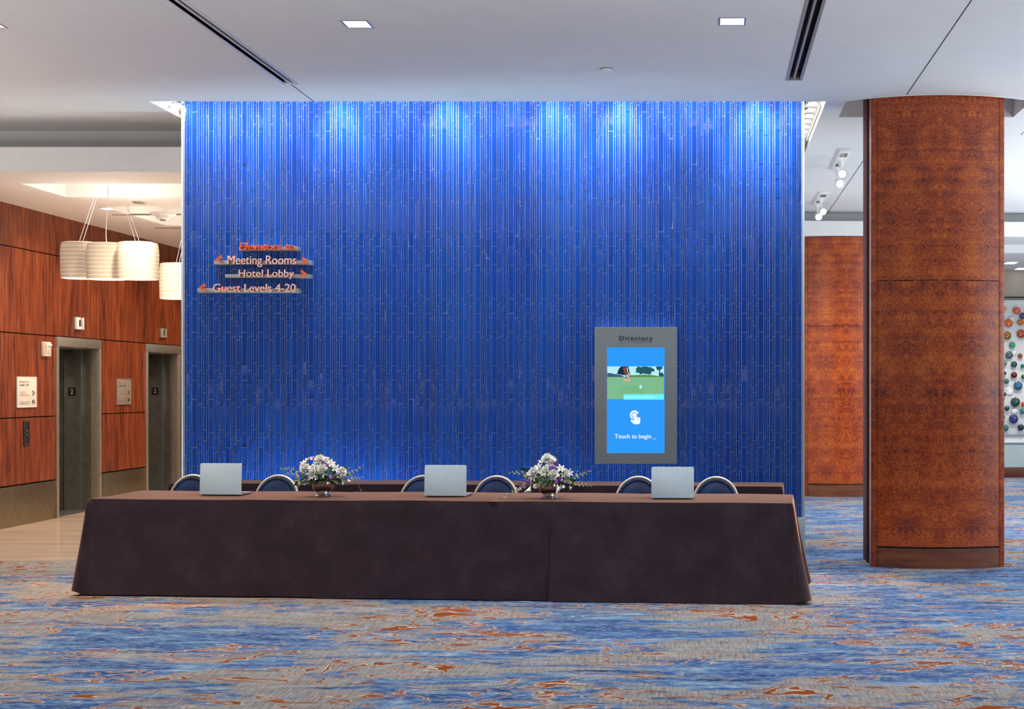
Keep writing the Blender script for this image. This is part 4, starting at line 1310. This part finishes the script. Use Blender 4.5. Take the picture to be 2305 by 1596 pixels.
# ---------------------------------------------------------------- wayfinding lines on the tiled wall
SY = 12.50
cream_face = mat('cream_letter_face', (.92, .88, .79), .45)
orange_side = mat('orange_letter', (.95, .15, .030), .45)
bar_metal = mat('silver_bar', (.42, .44, .44), .35, .55)
def W(x, y): q = at(x, y, SY); return q.x, q.z
def sign_line(body, tx, ty, bar, arrows, face, label):
    cx, cz = W((bar[0] + bar[1]) / 2, (bar[2] + bar[3]) / 2)
    t = empty('sign_line', (cx, SY, cz), 0, label, 'sign', 'direction lines on the tiled wall')
    x0, z1 = W(bar[0], bar[2]); x1, z0 = W(bar[1], bar[3])
    b = MB(); b.box(x0 - cx, x1 - cx, .0, .088, z0 - cz, z1 - cz); b.build('bar', bar_metal, t, bevel=.002)
    a0, c1_ = W(tx[0], ty[0]); a1, c0_ = W(tx[1], ty[1])
    text('lettering', body, a0 - cx, a1 - cx, c0_ - cz, c1_ - cz, -.028, [face, orange_side], t, .028, 0.0)
    for (ax0, ax1, ay0, ay1, sg) in arrows:
        p0, q1 = W(ax0, ay0); p1, q0 = W(ax1, ay1)
        p0 -= cx; p1 -= cx; q0 -= cz; q1 -= cz; m_ = (q0 + q1) / 2; th = (p1 - p0) * .42
        if sg < 0: pts = [(p1, q1), (p0, m_), (p1, q0), (p1, q0 + th * 1.3), (p0 + th * 1.25, m_), (p1, q1 - th * 1.3)]
        else: pts = [(p0, q1), (p1, m_), (p0, q0), (p0, q0 + th * 1.3), (p1 - th * 1.25, m_), (p0, q1 - th * 1.3)]
        b = MB(); b.prism(pts, -.028, 0); b.build('arrow', orange_side, t)
sign_line('Elevators to', (542.3, 665.5), (546.9, 563.4), (537.9, 671.4, 555.8, 564.2), [], orange_side, 'orange raised lettering reading Elevators to, top line of the wall directions')
sign_line('Meeting Rooms', (514.3, 668.4), (576, 601.8), (481.1, 701, 586.5, 595.6), [(487, 499.6, 574.5, 593, -1), (682.4, 695, 579, 596.6, 1)], cream_face, 'cream raised lettering reading Meeting Rooms with an arrow at each end')
sign_line('Hotel Lobby', (539.4, 663.3), (607.4, 629), (506.2, 698, 617.3, 625.4), [(679, 692, 607.7, 625.4, 1)], cream_face, 'cream raised lettering reading Hotel Lobby with a right arrow')
sign_line('Guest Levels 4-20', (481.9, 667), (639.4, 657.2), (444.2, 672.9, 649, 658.6), [(449.4, 462, 638.6, 656.3, -1)], cream_face, 'cream raised lettering reading Guest Levels 4-20 with a left arrow')

# ---------------------------------------------------------------- touch screen directory
DY = 12.50
dk_m, nt_, b_ = new_mat('sparkle_grey'); g_ = G(nt_)
vz = g_.n('ShaderNodeTexVoronoi', i={'Vector': g_.obj(), 'Scale': 260}).outputs[1]
g_.set(b_.inputs['Base Color'], g_.ramp(g_.sep(vz)[0], [(.0, (.29, .33, .34)), (.95, (.36, .40, .41)), (.99, (.55, .57, .58))]))
b_.inputs['Roughness'].default_value = .38; b_.inputs['Metallic'].default_value = .3
c = at(1431, 890, DY)
t = empty('directory_screen', (c.x, DY, c.z), 0, 'grey framed touch screen directory mounted on the tiled wall', 'directory screen')
kk = DY / F
def L(x, y): return ((x - 1431) * kk, (890 - y) * kk)
x0, z1 = L(1339.5, 738); x1, z0 = L(1523, 1043)
sx0, sz1 = L(1366, 782); sx1, sz0 = L(1496, 1020)
b = MB()
b.box(x0, sx0, 0, .085, z0, z1); b.box(sx1, x1, 0, .085, z0, z1); b.box(sx0, sx1, 0, .085, sz1, z1); b.box(sx0, sx1, 0, .085, z0, sz0)
b.build('housing', dk_m, t)
b = MB()
for q in ((x0 - .004, x1 + .004, z1, z1 + .008), (x0 - .004, x0, z0, z1), (x1, x1 + .004, z0, z1), (x0 - .004, x1 + .004, z0 - .006, z0)):
    b.box(q[0], q[1], .002, .085, q[2], q[3])
b.build('edge_trim', M['alu'], t)
a0, b1 = L(1394, 756); a1, b0 = L(1468.8, 769.3)
text('title_lettering', 'Directory', a0, a1, b0, b1, -.003, [mat('navy_ink', (.008, .010, .05), .5)], t, .002, .008, None, 1.18)
def em(h, s_=1.0): return glow('screen_' + h, sc(h), s_)
b = MB(); b.box(sx0, sx1, .012, .06, sz0, sz1)
scr = b.build('screen', em('2f9cfb'), t, smooth=0)
layer = [0]
def flat(name, hexc, polys, par=scr):
    layer[0] += 1
    b = MB()
    for pts in polys:
        b.prism([L(*p) for p in pts], .0118 - .0003 * layer[0], .012)
    return b.build(name, em(hexc), par, smooth=0)
Vd = lambda x, y: (1360 + x / 16.46, 815 + y / 16.46)
vq = lambda x0, x1, y0, y1: [Vd(x0, y0), Vd(x1, y0), Vd(x1, y1), Vd(x0, y1)]
flat('video_sky', 'b4f0f4', [vq(112, 2210, 160, 560)])
def blob(cx, cy, rx, ry, sd, n=26, j=.22):
    rnd = random.Random(sd)
    pts = []
    for k in range(n):
        a = 2 * math.pi * k / n; q = 1 + rnd.uniform(-j, j)
        x = min(2208, max(114, cx + rx * q * math.cos(a))); y = max(162, cy + ry * q * math.sin(a))
        pts.append(Vd(x, y))
    return pts
flat('video_trees', '2a5a64', [blob(1350, 300, 190, 140, 1), blob(1600, 300, 220, 150, 2), blob(2040, 230, 130, 70, 4), [Vd(2030, 260), Vd(2070, 260), Vd(2075, 460), Vd(2030, 460)], blob(2110, 470, 100, 80, 5)])
fir = [(600, 165), (890, 165), (920, 215), (895, 230), (940, 280), (905, 300), (955, 350), (915, 365), (970, 430), (880, 470), (700, 480)]
fir += [(600, 460), (445, 440), (510, 390), (470, 370), (530, 330), (490, 300), (560, 260), (530, 230), (590, 205)]
flat('video_fir', '1d3046', [[Vd(*q) for q in fir]])
flat('video_hedge', '43607c', [[Vd(112, 410), Vd(220, 405), Vd(420, 450), Vd(600, 470), Vd(720, 520), Vd(720, 575), Vd(112, 575)]])
flat('video_mound', '5a8c46', [[Vd(930, 480), Vd(1100, 485), Vd(1500, 470), Vd(1750, 480), Vd(2208, 545), Vd(2208, 600), Vd(930, 600)]])
flat('video_green', '80bc92', [vq(112, 2210, 555, 1370)])
flat('video_grass', '7ab888', [blob(1000, 1050, 500, 180, 14, 26, .1)])
flat('video_leg', '8e5a52', [[Vd(680, 165), Vd(775, 165), Vd(785, 300), Vd(835, 420), Vd(825, 640), Vd(785, 640), Vd(775, 430), Vd(725, 310)]])
flat('video_leg', 'c09490', [[Vd(805, 165), Vd(890, 165), Vd(880, 330), Vd(930, 430), Vd(915, 640), Vd(876, 640), Vd(868, 430), Vd(830, 320)]])
flat('video_skirt', '1c1c50', [[Vd(640, 162), Vd(900, 162), Vd(895, 195), Vd(650, 195)]])
flat('video_shoes', 'f4b4a4', [[Vd(680, 680), Vd(760, 620), Vd(840, 620), Vd(830, 680)], [Vd(810, 700), Vd(880, 630), Vd(940, 640), Vd(955, 690), Vd(900, 708)]])
flat('video_ball', 'b4f4ec', [blob(1350, 920, 48, 78, 6, 18, .08)])
bn = flat('video_banner', '6cf6f8', [vq(715, 2208, 1190, 1395)])
x_, z_1 = L(*Vd(755, 1270)); x_2, z_0 = L(*Vd(1850, 1325))
text('banner_lettering', 'THOMAS PARTY - Private Golf Lesson', x_, x_2, z_0, z_1, .0118 - .0003 * layer[0] - .0006, [em('e8ffff')], bn, .0005, 0.0)
Hd = lambda x, y: (1370 + x / 17.73, 910 + y / 17.73)
ring = []
for k in range(21):
    a = R(-22 - (k / 20) * 222)
    ring.append((1030 + 188 * math.cos(a) * .98, 432 + 188 * math.sin(a)))
for k in range(21):
    a = R(-22 - (1 - k / 20) * 222)
    ring.append((1030 + 118 * math.cos(a), 432 + 118 * math.sin(a)))
hand = [(1000, 560), (1000, 660), (930, 610), (880, 640), (890, 690), (1000, 785), (1050, 800), (1190, 800), (1255, 745), (1262, 560), (1240, 520), (1205, 540), (1180, 505), (1145, 520), (1110, 490), (1060, 520)]
disc = [(1030 + 92 * math.cos(2 * math.pi * k / 20), 432 + 92 * math.sin(2 * math.pi * k / 20)) for k in range(20)]
segs = []
for k in range(20): segs.append([Hd(*ring[k]), Hd(*ring[k + 1]), Hd(*ring[41 - k - 1]), Hd(*ring[41 - k])])
flat('touch_symbol', 'f4fbff', segs + [[Hd(*p) for p in hand], [Hd(*p) for p in disc], [Hd(*p) for p in ((1000, 430), (1060, 430), (1060, 600), (1000, 600))]])
flat('finger_gap', '9cc4f0', [[Hd(x - 6, 540), Hd(x + 6, 540), Hd(x + 6, 640), Hd(x - 6, 640)] for x in (1078, 1138, 1195)])
x_, z_1 = L(1383.5, 977.4); x_2, z_0 = L(1476.8, 990)
text('prompt_lettering', 'Touch to begin _', x_, x_2, z_0, z_1, .0108, [em('f0f8ff')], scr, .001, .012)
